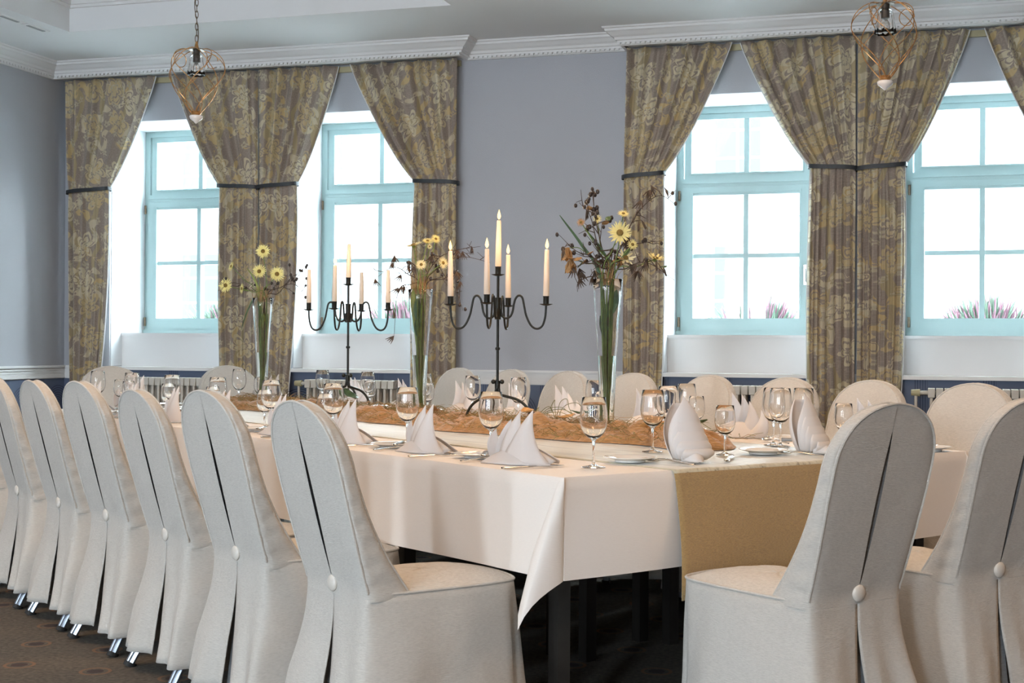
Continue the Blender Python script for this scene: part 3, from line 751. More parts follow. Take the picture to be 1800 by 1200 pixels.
# runner: lies along the table, hangs over the front end
def runner():
    x0, x1 = 2.715 - P0, 3.70 - P0; rows = []; path = []
    for j in range(46): path.append((A1 - A0 - .05 - (A1 - A0 - .05) * j / 45, TZT + .0025))
    path += [(-.008, TZT + .001), (-.014, TZT - .008), (-.019, TZT - .03)] + [(-.019 - .012 * math.sin(t * 3), TZT - .03 - .33 * t) for t in [i / 14 for i in range(1, 15)]]
    n = 40
    for j, (y, z) in enumerate(path):
        row = []
        for i in range(n + 1):
            s = i / n; x = lerp(x0, x1, s)
            w_ = noise.noise(Vector((x * 3, z * 2, 9)))
            dr = max(0, (TZT - z)) / .36
            yy = y - .020 * dr * (1 + w_) - (.035 * dr ** 2 * math.exp(-s * 9)); zz = z + (.0025 * noise.noise(Vector((x * 7, y * 7, 0))) if dr == 0 else 0)
            xx = x - .03 * dr ** 2 * math.exp(-s * 10)
            row.append((xx, yy, zz))
        rows.append(row)
    r = MB().grid(rows).build('table_runner', [M['runner'], M['sack']], None)
    me = r.data
    for p in me.polygons:
        c = sum((me.vertices[v].co.z for v in p.vertices)) / len(p.vertices)
        if c < TZT - .004: p.material_index = 1  # hanging part keeps its ochre, without the painted window sheen
    so = r.modifiers.new('t', 'SOLIDIFY'); so.thickness = .002; so.offset = 1
    r.location = W(P0, A0); r.rotation_euler = (0, 0, TROT)
    tag(r, 'ochre burlap runner hanging over the end of the table', 'table runner')
runner()

def crumple():
    """scrunched orange burlap garland down the middle of the runner"""
    n, m = 30, 260; rows = []
    for j in range(m + 1):
        a = 3.36 + (7.35 - 3.36) * j / m; row = []
        cx = 3.33 + .045 * math.sin(a * 2.3) + .03 * math.sin(a * 5.1 + 1); hw = .150 + .075 * noise.noise(Vector((a * 2.6, 1, 1)))
        end = min(1, (j) / 8, (m - j) / 8) ** .6
        for i in range(n + 1):
            s = i / n * 2 - 1
            n1 = noise.noise(Vector((s * 1.6, a * 4.5, 2))); n2 = noise.noise(Vector((s * 5, a * 16, 5)))
            h = (1 - abs(s) ** 3) * (.020 + .040 * abs(n1) * 2 + .022 * n2) * end
            # rolled folds along the edges
            h += .026 * math.exp(-((abs(s) - .78) / .16) ** 2) * (.7 + n2 * .6 + .5 * n1) * end
            h *= 1 - abs(s) ** 7; h += .012 * max(0, noise.noise(Vector((s * 2.5, a * 7, 12)))) * (1 - s * s); row.append((cx + hw * (s + .12 * n1) * end - P0, a - A0, TZT + .0055 + max(0, h)))
        rows.append(row)
    o = MB().grid(rows).build('burlap_garland', M['crumple'], None, 'full')
    o.location = W(P0, A0); o.rotation_euler = (0, 0, TROT)
    tag(o, 'crumpled orange burlap strip laid down the middle of the table', 'garland')
crumple()

# ------------------------------------------------------------------ glassware, plates, cutlery
def make_goblet(name, k, hb, label):
    """k scales radii, hb total height"""
    rt = empty(name, (0, 0, 0), 0, label, 'glass', 'stemmed glasses')
    f = hb / .202
    foot = [(0, 0), (.034 * k, 0), (.0355 * k, .0012), (.034 * k, .0025), (.016 * k, .0050), (.007 * k, .009), (.0045 * k, .015 * f), (0, .015 * f)]
    MB().lathe(foot, 28).build('foot', M['glass'], rt)
    st = [(0, .0151 * f), (.0045 * k, .0151 * f), (.0036, .035 * f), (.0038, .06 * f), (.0055 * k, .076 * f), (.009 * k, .0815 * f), (0, .0815 * f)]
    MB().lathe(st, 14).build('stem', M['glass'], rt)
    o_ = [(0, .0816), (.009, .0816), (.020, .088), (.031, .100), (.0385, .117), (.0412, .136), (.0405, .155), (.0375, .178), (.0345, .2015), (.0340, .2022), (.0335, .2015), (.0365, .178), (.0394, .155), (.0401, .136), (.0374, .118), (.0300, .102), (.019, .0915), (.007, .0875), (0, .087)]
    MB().lathe([(r * k, z * f) for r, z in o_], 36).build('bowl', M['glass'], rt)
    return rt
goblet = make_goblet('water_goblet', 1.0, .205, 'tall clear goblet')
wineg = make_goblet('wine_glass', .82, .160, 'small clear wine glass')
def make_plate():
    m_ = MB().lathe([(0, .004), (.045, .004), (.052, .007), (.078, .0135), (.080, .0145), (.0795, .016), (.076, .0155), (.052, .0095), (.045, .0065), (0, .0062)][::1], 40)
    m_.lathe([(.042, 0), (.046, 0), (.046, .005), (.042, .005)], 32)
    o = m_.build('side_plate', M['china'], None, 'full'); return tag(o, 'small white side plate', 'plate', 'white side plates')
plate = make_plate()
def make_knife():
    rows = []
    for y, w, h in ((-.105, .004, .004), (-.103, .0085, .006), (-.09, .0095, .0065), (-.05, .0075, .006), (-.02, .0065, .0055), (-.012, .007, .0055), (-.008, .0055, .004), (.0, .008, .002), (.05, .0105, .002), (.085, .0095, .0018), (.10, .005, .0015), (.106, .001, .001)):
        rows.append([(w * math.cos(2 * PI * k / 8), y, .0045 + h * .5 * math.sin(2 * PI * k / 8)) for k in range(8)])
    o = MB().grid(rows, True, True).build('table_knife', M['silver'], None); return tag(o, 'silver knife', 'knife', 'silver knives')
def make_fork():
    m_ = MB(); rows = []
    for y, w, z in ((-.10, .004, .004), (-.097, .009, .004), (-.08, .0085, .0045), (-.04, .0035, .007), (.0, .0028, .010), (.03, .0035, .008), (.04, .010, .005), (.055, .0118, .004), (.062, .0118, .0045)):
        rows.append([(-w, y, z), (-w * .5, y, z + .0018), (w * .5, y, z + .0018), (w, y, z), (w * .5, y, z - .001), (-w * .5, y, z - .001)])
    m_.grid(rows, True, True)
    for t in (-.0098, -.0033, .0033, .0098): m_.tube([(t, .061, .0045), (t, .08, .007), (t, .098, .013)], [.0017, .0014, .0006], 5)
    o = m_.build('table_fork', M['silver'], None); return tag(o, 'silver fork', 'fork', 'silver forks')
def make_spoon():
    m_ = MB(); rows = []
    for y, w, z in ((-.10, .004, .004), (-.097, .008, .004), (-.04, .0035, .006), (.0, .003, .010), (.03, .004, .011), (.045, .014, .008), (.06, .019, .005), (.078, .018, .005), (.09, .009, .008), (.095, .002, .010)):
        rows.append([(-w, y, z + .004), (-w * .6, y, z), (w * .6, y, z), (w, y, z + .004), (w * .6, y, z + .0015), (-w * .6, y, z + .0015)])
    o = m_.grid(rows, True, True).build('dessert_spoon', M['silver'], None); return tag(o, 'silver spoon', 'spoon', 'silver spoons')
knife, fork, spoon = make_knife(), make_fork(), make_spoon()

# sail-folded napkin: base wedge with four pleated points fanning out of it
def make_sail():
    rt = empty('sail_napkin', (0, 0, 0), 0, 'napkin', 'napkin', 'sail folded napkins')
    # four curved sheets, each pulled up to a point, tips descending towards +x
    for k, (tx, h) in enumerate(((-.052, .172), (-.010, .166), (.022, .142), (.072, .108))):
        bl, br = -.112 + .026 * k, .040 + .018 * k; y0 = .027 - .018 * k; rows = []; n = 12
        for j in range(n + 1):
            t = j / n; row = []
            def q2(p0, p1, p2): return p0 * (1 - t) ** 2 + 2 * p1 * t * (1 - t) + p2 * t * t
            xl, xr = q2(bl, tx + .004, tx), q2(br, tx + .052, tx); zl, zr = q2(0, h * .30, h), q2(0, h * .62, h)
            for i in range(9):
                s = i / 8
                row.append((lerp(xl, xr, s), y0 * (1 - .35 * t) + .022 * math.sin(PI * s) * (1 - t) ** .7 * (-1 if y0 < 0 else 1) - .010 * (s - .5) * (1 - t), .002 + lerp(zl, zr, s)))
            rows.append(row)
        q = MB().grid(rows).build('pleat', M['napkin'], rt); q.modifiers.new('t', 'SOLIDIFY').thickness = .0012
    # base: folded triangle, spine to the rear, two wings reaching out
    for sy in (-1, 1):
        rows = []
        for j in range(9):
            t = j / 8
            row = []
            for i in range(13):
                s = i / 12; x = lerp(-.115, .105, s); hh = .060 * (1 - abs((s - .46) / .54) ** 1.5) * (1 - t)
                y = sy * (.008 + .055 * t ** .8 * (1 - .55 * abs(s - .46) / .54)); row.append((x * (1 - .12 * t), y, .0015 + max(0, hh)))
            rows.append(row)
        q = MB().grid(rows).build('base_fold', M['napkin'], rt); q.modifiers.new('t', 'SOLIDIFY').thickness = .0015
    return rt
sail = make_sail()
# mitre napkin: overlapping rounded leaves, pinched at the foot
def make_mitre():
    rt = empty('mitre_napkin', (0, 0, 0), 0, 'napkin', 'napkin', 'mitre folded napkins')
    for k in range(5):
        H = .195 - k * .034; Rr = .052 + k * .0075; rows = []; n = 16
        for j in range(n + 1):
            t = j / n; row = []
            prof = Rr * 1.08 * math.sin(PI * (.20 + .74 * t)) ** .8
            span = R(168 - k * 20) * (1 - t ** 3.2)
            z = .004 + H * t
            for i in range(15):
                s = i / 14 * 2 - 1; an = -PI / 2 + s * span * .5 + .06 * k
                row.append((prof * 1.05 * math.cos(an), prof * .72 * math.sin(an) + .012 - .0045 * k + .02 * t * t, z + .006 * (1 - abs(s)) * 0))
            rows.append(row)
        q = MB().grid(rows).build('leaf_fold', M['napkin'], rt); q.modifiers.new('t', 'SOLIDIFY').thickness = .0014
    rows = []
    for j in range(15):
        t = j / 14; prof = .060 * (math.sin(PI * (.14 + .76 * t)) ** .7); span = R(190) * (1 - .25 * t)
        rows.append([(prof * 1.08 * math.cos(PI / 2 + (i / 14 * 2 - 1) * span * .5), .012 + prof * .7 * math.sin(PI / 2 + (i / 14 * 2 - 1) * span * .5) + .02 * t * t, .004 + .17 * t) for i in range(15)])
    MB().grid(rows, flip=True).build('back_fold', M['napkin'], rt).modifiers.new('t', 'SOLIDIFY').thickness = .0014
    # curled toe in front
    rows = []
    for j in range(11):
        t = j / 10; w_ = .036 * (1 - t) ** .6 + .003
        rows.append([(w_ * math.cos(PI * i / 10), -.040 - .050 * t, .002 + w_ * (1.25 - .5 * t) * math.sin(PI * i / 10)) for i in range(11)])
    MB().grid(rows).build('toe_fold', M['napkin'], rt).modifiers.new('t', 'SOLIDIFY').thickness = .0014
    return rt
mitre = make_mitre()

ZT = TZT + .0012; ZR = TZT + .0065
def onrun(p): return ZR if 2.70 < p < 3.715 else ZT
def put(proto, p, a, rz, label, group=None, z=None): return place(proto, USED, W(p, a, onrun(p) if z is None else z), rz, label, group)
near_a = [3.35, 3.87, 4.38, 4.92, 5.45, 5.98, 6.50, 7.02]
def side_words(i, side): return '%s from the %s on the %s' % (ORD[i], 'near corner' if side == 'near' else 'right', 'near side' if side == 'near' else 'window side')
near_nap = ['white sail napkin in front of the near table corner beside the tall goblet', 'white sail napkin behind the nearest chair back, second on the near side', 'white sail napkin right of the nearest chair top, third on the near side']
for i, a in enumerate(near_a):
    w_ = side_words(i, 'near'); p = 2.47
    put(sail, p, a, R(163) + R(random.uniform(-9, 9)), near_nap[i] if i < 3 else 'white sail folded napkin ' + w_).scale = (1.15, 1.15, .93)
    put(goblet, 2.576, a - .229, 0, 'tall clear goblet standing alone at the near table corner' if i == 0 else 'tall clear goblet ' + w_)
    if i >= 3: put(wineg, 2.60, a - .12, 0, 'small clear wine glass ' + w_)
    put(plate, 2.49, a + .235, 0, 'small white side plate ' + w_)
    k = put(knife, 2.415, a - .165 if i else 3.20, RN + R(-6), 'silver knife ' + w_)
    k2 = put(knife, 2.50, a + .215, RN + R(50), 'butter knife on the side plate ' + w_, 'butter knives on the side plates', z=ZT + .0125)
    put(fork, 2.45, a + .135, RN + R(3), 'silver fork ' + w_)
far_a = [3.22, 3.84, 4.42, 4.98, 5.36, 5.80, 6.38, 6.90]
for i, a in enumerate(far_a):
    w_ = side_words(i, 'far'); p = 3.93
    put(sail, p, a, R(-14) + R(random.uniform(-9, 9)), 'white sail folded napkin ' + w_)
    put(goblet, 3.85, a + .24, 0, 'tall clear goblet ' + w_)
    if i in (1, 2, 5, 6): put(wineg, 3.80, a + .13, 0, 'small clear wine glass ' + w_)
    put(plate, 3.98, a - .21, 0, 'small white side plate ' + w_)
    put(knife, 3.94, a + .16, RN + PI, 'silver knife ' + w_); put(fork, 3.95, a - .115, RN + PI, 'silver fork ' + w_)
put(spoon, 3.80, 3.55, RN + R(70), 'silver spoon lying behind the right-hand mitre napkin')
# near end: two mitre napkins with their settings
RE = R(53.13)
for i, p in enumerate((2.925, 3.50)):
    w_ = ('on the runner left of the large right foreground chair', 'half hidden by the top of the large right foreground chair')[i]
    put(mitre, p, 3.10 + .02 * i, RE + R((-16, 8)[i]), 'white mitre folded napkin ' + w_)
    put(plate, p - .165 - .0 * i, 3.17, 0, 'small white side plate %s' % ('at the front table edge beside the runner', 'between the two mitre napkins')[i])
    put(fork, p - .11, 3.06, RE + R(8), 'silver fork left of the %s mitre napkin' % ('left', 'right')[i])
    put(fork, p - .085, 3.10, RE + R(-2), 'silver fork touching the foot of the %s mitre napkin' % ('left', 'right')[i])
    put(knife, p + .155, 3.07, RE + R(-50), 'silver knife right of the %s mitre napkin' % ('left', 'right')[i])
    put(wineg, p + .265, 3.20, 0, 'small wine glass right of the %s mitre napkin' % ('left', 'right')[i])
    put(goblet, p + .15, 3.42, 0, 'tall clear goblet behind the %s mitre napkin' % ('left', 'right')[i])
put(goblet, 3.42, 3.72, 0, 'tall clear goblet behind the left mitre napkin, further back of two')
put(goblet, 3.62, 3.36, 0, 'tall clear goblet rising behind the right mitre napkin')
for i, p in enumerate((2.80, 3.62)):
    w_ = 'at the far end of the table, %s place' % ('left', 'right')[i]
    put(sail, p, 7.36, TROT + R(180 + 10 * i), 'white sail folded napkin ' + w_); put(goblet, p - .22, 7.3, 0, 'tall clear goblet ' + w_)
    put(wineg, p - .12, 7.24, 0, 'small wine glass ' + w_); put(plate, p + .2, 7.36, 0, 'small white side plate ' + w_)

# ------------------------------------------------------------------ candelabra
def candelabrum(loc, rz_arm, rz_leg, label, lit, clabels, hts):
    rt = empty('candelabrum', loc, 0, label, 'candelabrum', 'black iron candelabra')
    I = M['iron']
    MB().tube([(0, 0, .13), (0, 0, .645)], .0062, 8).build('pole', I, rt)
    m_ = MB().lathe([(.0, .150), (.012, .152), (.013, .186), (0, .188)], 12)
    for k in range(3):
        an = rz_leg + 2 * PI * k / 3; m_.ball((.022 * math.cos(an), .022 * math.sin(an), .182), .0105, 10)
    m_.build('hub', I, rt)
    MB().lathe([(0, .318), (.009, .320), (.0115, .326), (.009, .332), (0, .334)], 12).build('ring_knot', I, rt)
    MB().lathe([(0, .452), (.015, .453), (.013, .46), (.013, .54), (.015, .548), (0, .549)], 12).build('collar', I, rt)
    for k in range(3):
        an = rz_leg + 2 * PI * k / 3; c, s = math.cos(an), math.sin(an)
        pr = [(.006, .155), (.012, .128), (.028, .122), (.06, .115), (.10, .104), (.135, .080), (.158, .045), (.166, .012), (.170, .009)]
        MB().tube(bez([(r * c, r * s, z) for r, z in pr], 5), .0062, 8).ball((.174 * c, .174 * s, .0105), .0105, 10).build('leg', I, rt)
    cups = [(0, 0, .645, 0)]
    for k in range(4):
        an = rz_arm + PI / 2 * k; c, s = math.cos(an), math.sin(an)
        pr = [(.013, .50), (.020, .468), (.036, .458), (.055, .466), (.066, .490), (.071, .520), (.079, .545), (.093, .557), (.108, .548), (.116, .515), (.126, .470), (.147, .428), (.172, .413), (.196, .424), (.209, .460), (.213, .505), (.213, .516)]
        MB().tube(bez([(r * c, r * s, z) for r, z in pr], 4), .0048, 8).build('arm', I, rt)
        cups.append((.213 * c, .213 * s, .516, k + 1))
    for k, (x, y, z, _) in enumerate(cups):
        m_ = MB().lathe([(0, z - .004), (.012, z - .003), (.028, .003 + z), (.029, .0045 + z), (.012, z + .001), (0, z + .001)], 24, (x, y, 0))
        m_.lathe([(.0125, z), (.0125, z + .034), (.0138, z + .036), (.0138, z + .038), (.0118, z + .038), (.0115, z + .004), (0, z + .004)], 16, (x, y, 0))
        m_.build('candle_cup', I, rt)
        h = hts[k]
        cn = empty('candle', (loc[0] + x, loc[1] + y, loc[2] + z + .0045), 0, clabels[k], 'candle', 'ivory taper candles')
        cn.rotation_euler = (random.uniform(-.012, .012), random.uniform(-.012, .012), 0)
        MB().lathe([(0, 0), (.0112, 0), (.0118, .034), (.0134, .036), (.0118, h * .6), (.0090, h - .004), (.0078, h), (.0050, h - .0015), (0, h - .002)], 20).build('wax', M['wax'], cn, 'full')
        MB().tube([(0, 0, h - .003), (.001, 0, h + .006)], .0010, 5).build('wick', M['wick'], cn)
        if k in lit:
            MB().lathe([(0, h + .003), (.0050, h + .008), (.0078, h + .016), (.0068, h + .025), (.0034, h + .037), (0, h + .048)], 14).build('flame', M['flame'], cn, 'full')
            l = light('candle_glow', 'POINT', (loc[0] + x, loc[1] + y, loc[2] + z + h + .06), (0, 0, 0), 1.6, (1, .55, .22), .012)
    return rt
CR = R(17)   # arms are described from the camera's right-hand direction
candelabrum(W(3.50, 4.90, .766), CR - R(12), CR + R(95), 'tall black iron candelabrum with all five candles burning, in front of the grey wall', (0, 1, 2, 3, 4),
    ['burning ivory candle, tallest, in the centre cup of the front candelabrum', 'burning ivory candle on the right outer arm of the front candelabrum', 'burning ivory candle just right of centre on the front candelabrum', 'burning ivory candle on the left outer arm of the front candelabrum', 'burning ivory candle just left of centre on the front candelabrum'],
    [.235, .235, .228, .232, .225])
candelabrum(W(3.50, 6.22, .766), CR - R(12), CR + R(80), 'black iron candelabrum further back, in front of the second window', (4,),
    ['unlit ivory candle in the raised centre cup of the rear candelabrum', 'unlit ivory candle on the right outer arm of the rear candelabrum', 'unlit ivory candle just right of centre on the rear candelabrum', 'unlit ivory candle on the left outer arm of the rear candelabrum', 'single burning ivory candle of the rear candelabrum, left of its pole'],
    [.205, .200, .200, .205, .215])

# ------------------------------------------------------------------ vases with flowers
def vase(loc, label, wl):
    rt = empty('flower_vase', loc, CR, label, 'vase', 'tall conical glass vases')
    MB().lathe([(0, 0), (.036, 0), (.038, .003), (.034, .012), (.030, .03), (.028, .06), (.033, .20), (.043, .38), (.055, .56), (.0585, .609), (.0575, .6105), (.0562, .609), (.0525, .56), (.0405, .38), (.0305, .20), (.0255, .06), (.024, .04), (.012, .034), (0, .033)], 48).build('glass_body', M['glass'], rt)
    r1 = .0310 + .010 * (wl - .20) / .18
    MB().lathe([(0, .0325), (.0125, .0335), (.0246, .0395), (.0260, .06), (.0310, .20), (r1, wl), (0, wl)], 40).build('water', M['water'], rt)
    return rt
def daisy(base, mouth, head, r, label, mat='petal', facing=None, npet=20, cat='flower', name='yellow_daisy', droop=.1):
    """stem from the vase foot through its mouth to the head; positions relative to the vase (right, deep, up)"""
    loc, mo, hd = base, mouth, head
    rt = empty(name, loc, CR, label, cat, 'cut flowers in the vases')
    st = bez([(mo[0] * .15, mo[1] * .15, .05), (mo[0] * .9, mo[1] * .9, .60), (lerp(mo[0], hd[0], .55) , lerp(mo[1], hd[1], .5), lerp(.61, hd[2], .6)), (hd[0], hd[1], hd[2])], 6)
    MB().tube(st, .0022, 6).build('stem', M['stem'], rt)
    f = Vector(facing or (0, -1, .25)).normalized(); q = f.to_track_quat('Z', 'Y').to_matrix()
    m_ = MB()
    for layer in range(2):
        for k in range(npet):
            an = 2 * PI * (k + .5 * layer) / npet + random.uniform(-.06, .06); L = r * random.uniform(.88, 1.05) * (1 - .12 * layer); rows = []
            for j in range(5):
                t = j / 4; w_ = L * .064 * math.sin(PI * (.15 + .75 * t)) ** .8 * (20 / npet) ** .6; z = .004 * layer + droop * L * t * t * random.uniform(.6, 1.2)
                c, s = math.cos(an), math.sin(an); rr = lerp(.15 * r, L, t)
                rows.append([q @ Vector((c * rr - s * w_ * g, s * rr + c * w_ * g, z + abs(g) * .06 * L * .5)) + Vector(hd) for g in (-1, 0, 1)])
            m_.grid(rows)
    m_.build('petals', M[mat], rt)
    m_ = MB().ball((0, 0, 0), r * .29, 12, .5); m_.v = [tuple(q @ Vector(v) + Vector(hd) + f * .004) for v in m_.v]
    m_.build('flower_centre', M['core'], rt)
    m_ = MB().ball((0, 0, 0), r * .22, 8, .8); m_.v = [tuple(q @ Vector(v) + Vector(hd) - f * .006) for v in m_.v]
    m_.build('calyx', M['stem'], rt)
    return rt
def branch(loc, pts, label, nb, berries, pods=0, r0=.0036, name='berry_branch', spread=.07, leaves=0):
    rt = empty(name, loc, CR, label, 'branch', 'dry branches in the vases')
    main = bez(pts, 6); m_ = MB(); rr = [lerp(r0, .0010, i / (len(main) - 1)) for i in range(len(main))]
    m_.tube(main, rr, 5); tips = [main[-1]]
    for k in range(nb):
        i = int(lerp(len(main) * .35, len(main) - 2, (k + .5) / nb)); p = main[i]
        d = Vector((random.uniform(-1, 1), random.uniform(-.5, .5), random.uniform(-.3, 1))).normalized() * spread * random.uniform(.5, 1.2)
        mid = p + d * .5 + Vector((0, 0, random.uniform(-.012, .012))); e = p + d + Vector((0, 0, random.uniform(-.02, .02)))
        m_.tube([p, mid, e], [.0020, .0015, .0009], 4); tips.append(e)
        e2 = mid + Vector((random.uniform(-.03, .03), random.uniform(-.02, .02), random.uniform(-.01, .03))); m_.tube([mid, e2], [.0014, .0009], 4); tips.append(e2)
    m_.build('twigs', M['twig'], rt)
    proto = None
    for k in range(berries):
        t = random.choice(tips) + Vector([random.uniform(-.012, .012) for _ in range(3)])
        if proto is None: proto = MB().ball((0, 0, 0), .0078, 8, 1.25).build('berry', M['berry'], rt, 'full'); q = proto
        else: q = proto.copy(); col.objects.link(q); q.parent = rt
        q.location = t; sc_ = random.uniform(.8, 1.15); q.scale = (sc_, sc_, sc_)
    proto = None
    for k in range(pods):
        t = random.choice(tips)
        if proto is None:
            a = MB()
            for i in range(4):
                dx = (i - 1.5) * .006; a.tube([(0, 0, 0), (dx, .002, -.016), (dx * 2.4 + .005, .003, -.040)], [.0011, .0032, .0010], 5)
            proto = a.build('seed_pods', M['twig'], rt); q = proto
        else: q = proto.copy(); col.objects.link(q); q.parent = rt
        q.location = t; q.rotation_euler = (random.uniform(-.4, .4), random.uniform(-.6, .6), random.uniform(0, 6))
    for k in range(leaves):
        t = random.choice(tips[:max(1, len(tips))]); q = leaf_mesh(.035, .012, random.choice(('leafg', 'leafo', 'dry'))); q.parent = rt; q.location = t; q.rotation_euler = (random.uniform(-1, 1), random.uniform(-1, 1), random.uniform(0, 6))
    return rt
def leaf_mesh(L, w, mat, curl=.3, name='leaf'):
    rows = []
    for j in range(8):
        t = j / 7; ww = w * math.sin(PI * (.04 + .94 * t)) ** .8
        rows.append([(g * ww, L * t, curl * L * (t - .5) ** 2 + abs(g) * ww * .35 + .004 * noise.noise(Vector((t * 5, g * 2, L * 90)))) for g in (-1, -.5, 0, .5, 1)])
    o = MB().grid(rows).build(name, M[mat], None); o.modifiers.new('t', 'SOLIDIFY').thickness = .0008; return o
def blade(loc, pts, w, label, mat='leafg'):
    P = bez(pts, 6); n = len(P); rows = []
    for i, p in enumerate(P):
        t = i / (n - 1); ww = w * math.sin(PI * (.12 + .86 * t)) ** .7; rows.append([p + Vector((-ww, 0, 0)), p + Vector((0, .003, 0)), p + Vector((ww, 0, 0))])
    o = MB().grid(rows).build('grass_blade', M[mat], None); o.location = loc; o.rotation_euler = (0, 0, CR); o.modifiers.new('t', 'SOLIDIFY').thickness = .0008
    return tag(o, label, 'leaf', 'long leaves in the vases')
def filler(loc, n, label, hts=(.52, .62)):
    """bare green stems crowding the vase"""
    rt = empty('stem_bundle', loc, CR, label, 'stems', 'green stems in the vases')
    for k in range(n):
        an = random.uniform(0, 6.28); r1 = random.uniform(.0, .014); r2 = random.uniform(.01, .034); z = random.uniform(*hts)
        m_ = MB().tube(bez([(r1 * math.cos(an + 2), r1 * math.sin(an + 2), .045), (r2 * .6 * math.cos(an), r2 * .6 * math.sin(an), .3), (r2 * math.cos(an), r2 * math.sin(an), z)], 5), random.uniform(.0022, .0036), 6)
        m_.build('stem', M[random.choice(('stem', 'stem', 'leafy'))], rt)
    for k in range(3):
        l = leaf_mesh(.11, .022, random.choice(('leafg', 'leafy')), .2); l.parent = rt; an = random.uniform(0, 6); l.location = (.008 * math.cos(an), .008 * math.sin(an), .36 + .05 * k); l.rotation_euler = (R(82), random.uniform(-.3, .3), an)
    return rt
# positions in the vase frame: (right, deep, up) in metres
VB = .016
V1, V2, V3 = W(3.50, 7.21, TZT + .008), W(3.50, 5.53, TZT + .008), W(3.50, 4.16, TZT + .008)
names = ['vase at the far left, with yellow daisies', 'middle vase, between the two candelabra', 'rightmost and nearest vase, with the tallest bouquet']
S1, S2, S3 = 308., 372., 448.
def rel(px, py, S, cx, rimy, d=0): return ((px - cx) / S, d, .60 + (rimy - py) / S)
vase(V1, 'tall conical glass vase at the far left holding yellow daisies', .30)
vase(V2, 'tall conical glass vase between the two candelabra', .30)
vase(V3, 'tall conical glass vase nearest the camera, right of the front candelabrum', .31)
def mo(k): an = k * 2.4; return (.028 * math.cos(an), .028 * math.sin(an))
k = 0
for px, py, r, fc, lb, mt in (
    (466, 443, .043, (0, -1, .15), 'yellow daisy standing highest in the left vase', 'petal'), (459, 478, .043, (-.1, -1, .25), 'yellow daisy below the highest one in the left vase', 'petal'),
    (488, 482, .046, (.15, -1, .2), 'yellow daisy on the right of the left vase', 'petal'), (397, 502, .044, (-.25, -1, .1), 'yellow daisy hanging out furthest left of the left vase', 'petal'),
    (409, 469, .032, (-.9, -.6, .3), 'yellow daisy seen from the side, upper left of the left vase', 'petal'), (429, 508, .032, (-.9, -.5, .1), 'yellow daisy half turned away, low in the left vase', 'petal')):
    daisy(V1, mo(k), rel(px, py, S1, 463, 527, random.uniform(-.05, .05)), r, lb, mt, fc); k += 1
for px, py, r, fc, lb, mt in (
    (728, 432, .044, (-.3, -.2, 1), 'pale yellow daisy seen edge on, leftmost of the middle vase', 'petalp'), (752, 424, .028, (.1, -.6, .9), 'small yellow flower at the top of the middle vase', 'petal'),
    (766, 420, .026, (.4, -.8, .5), 'small yellow flower, highest and furthest right in the middle vase', 'petal'), (779, 462, .032, (.8, -.7, .1), 'cream daisy facing right in the middle vase', 'petalp'),
    (742, 466, .028, (0, -1, .4), 'cream flower low in the middle vase', 'petalp'), (755, 432, .014, (0, -1, .2), 'tiny cream blossom in the middle vase', 'petalp')):
    daisy(V2, mo(k), rel(px, py, S2, 740, 512, random.uniform(-.04, .04)), r, lb, mt, fc); k += 1
for px, py, r, fc, lb, mt in (
    (1090, 410, .049, (.05, -1, .25), 'large open yellow daisy in the middle of the tall bouquet', 'petal'), (1096, 377, .024, (.1, -.7, .8), 'small yellow flower above the large daisy', 'petal'),
    (1053, 383, .020, (-.2, -.9, .4), 'small yellow bloom left of the large daisy', 'petal'), (1112, 430, .024, (.3, -.9, .2), 'small yellow bloom right below the large daisy', 'petal'),
    (1023, 392, .020, (-.4, -.8, .4), 'small faded yellow bloom at the upper left of the tall bouquet', 'dry'), (1102, 452, .040, (.2, -.9, .5), 'cream lily-like flower low in the tall bouquet', 'petalp'),
    (1157, 452, .042, (.3, -.3, 1), 'pale yellow flower spread flat, far right of the tall bouquet', 'petal')):
    lily = 'lily' in lb or 'flat' in lb
    daisy(V3, mo(k), rel(px, py, S3, 1071, 494, random.uniform(-.05, .05)), r, lb, mt, fc, npet=6 if lily else 16, name='cream_lily' if lily else 'yellow_daisy', droop=.35 if lily else .12); k += 1
# drooping dry bells at the left of the tall bouquet
for px, py, lb in ((999, 448, 'drooping brown bell flower, left edge of the tall bouquet'), (1006, 470, 'smaller drooping brown bell flower under its twin')):
    h = rel(px, py, S3, 1071, 494); rt = empty('bell_flower', V3, CR, lb, 'flower', 'cut flowers in the vases')
    MB().tube(bez([(0, 0, .05), (-.02, 0, .6), (h[0] * .6, .01, h[2] + .02), (h[0], 0, h[2] + .03)], 6), .0018, 5).build('stem', M['stem'], rt)
    for q in range(5):
        l = leaf_mesh(.055, .017, 'dry', .5, 'petal'); l.parent = rt; l.location = (h[0], h[1], h[2] + .028); l.rotation_euler = (R(-72), 0, 2 * PI * q / 5)
def B(V, S, cx, ry, pix, label, nb, be, pods=0, **kw):
    pts = [(0, 0, .05), (0.01, 0, .58)] + [rel(x, y, S, cx, ry, d) for x, y, d in pix]
    branch(V, pts, label, nb, be, pods, **kw)
B(V1, S1, 463, 527, [(495, 505, 0), (520, 500, 0), (537, 520, -.02)], 'black berry twig arching right out of the left vase', 8, 16)
B(V1, S1, 463, 527, [(490, 515, .02), (515, 485, .02), (535, 487, 0)], 'thin berry twig above it in the left vase', 6, 10)
B(V1, S1, 463, 527, [(440, 510, .02), (410, 497, .02), (384, 512, 0)], 'thin berry twig leaning left out of the left vase', 5, 6)
B(V2, S2, 740, 512, [(765, 460, 0), (800, 440, 0), (845, 432, 0)], 'long brown twig reaching right from the middle vase', 8, 6, 3, spread=.05)
B(V2, S2, 740, 512, [(770, 470, .02), (810, 450, .02), (862, 460, 0)], 'long brown twig crossing behind the burning candle', 8, 4, 2, spread=.05)
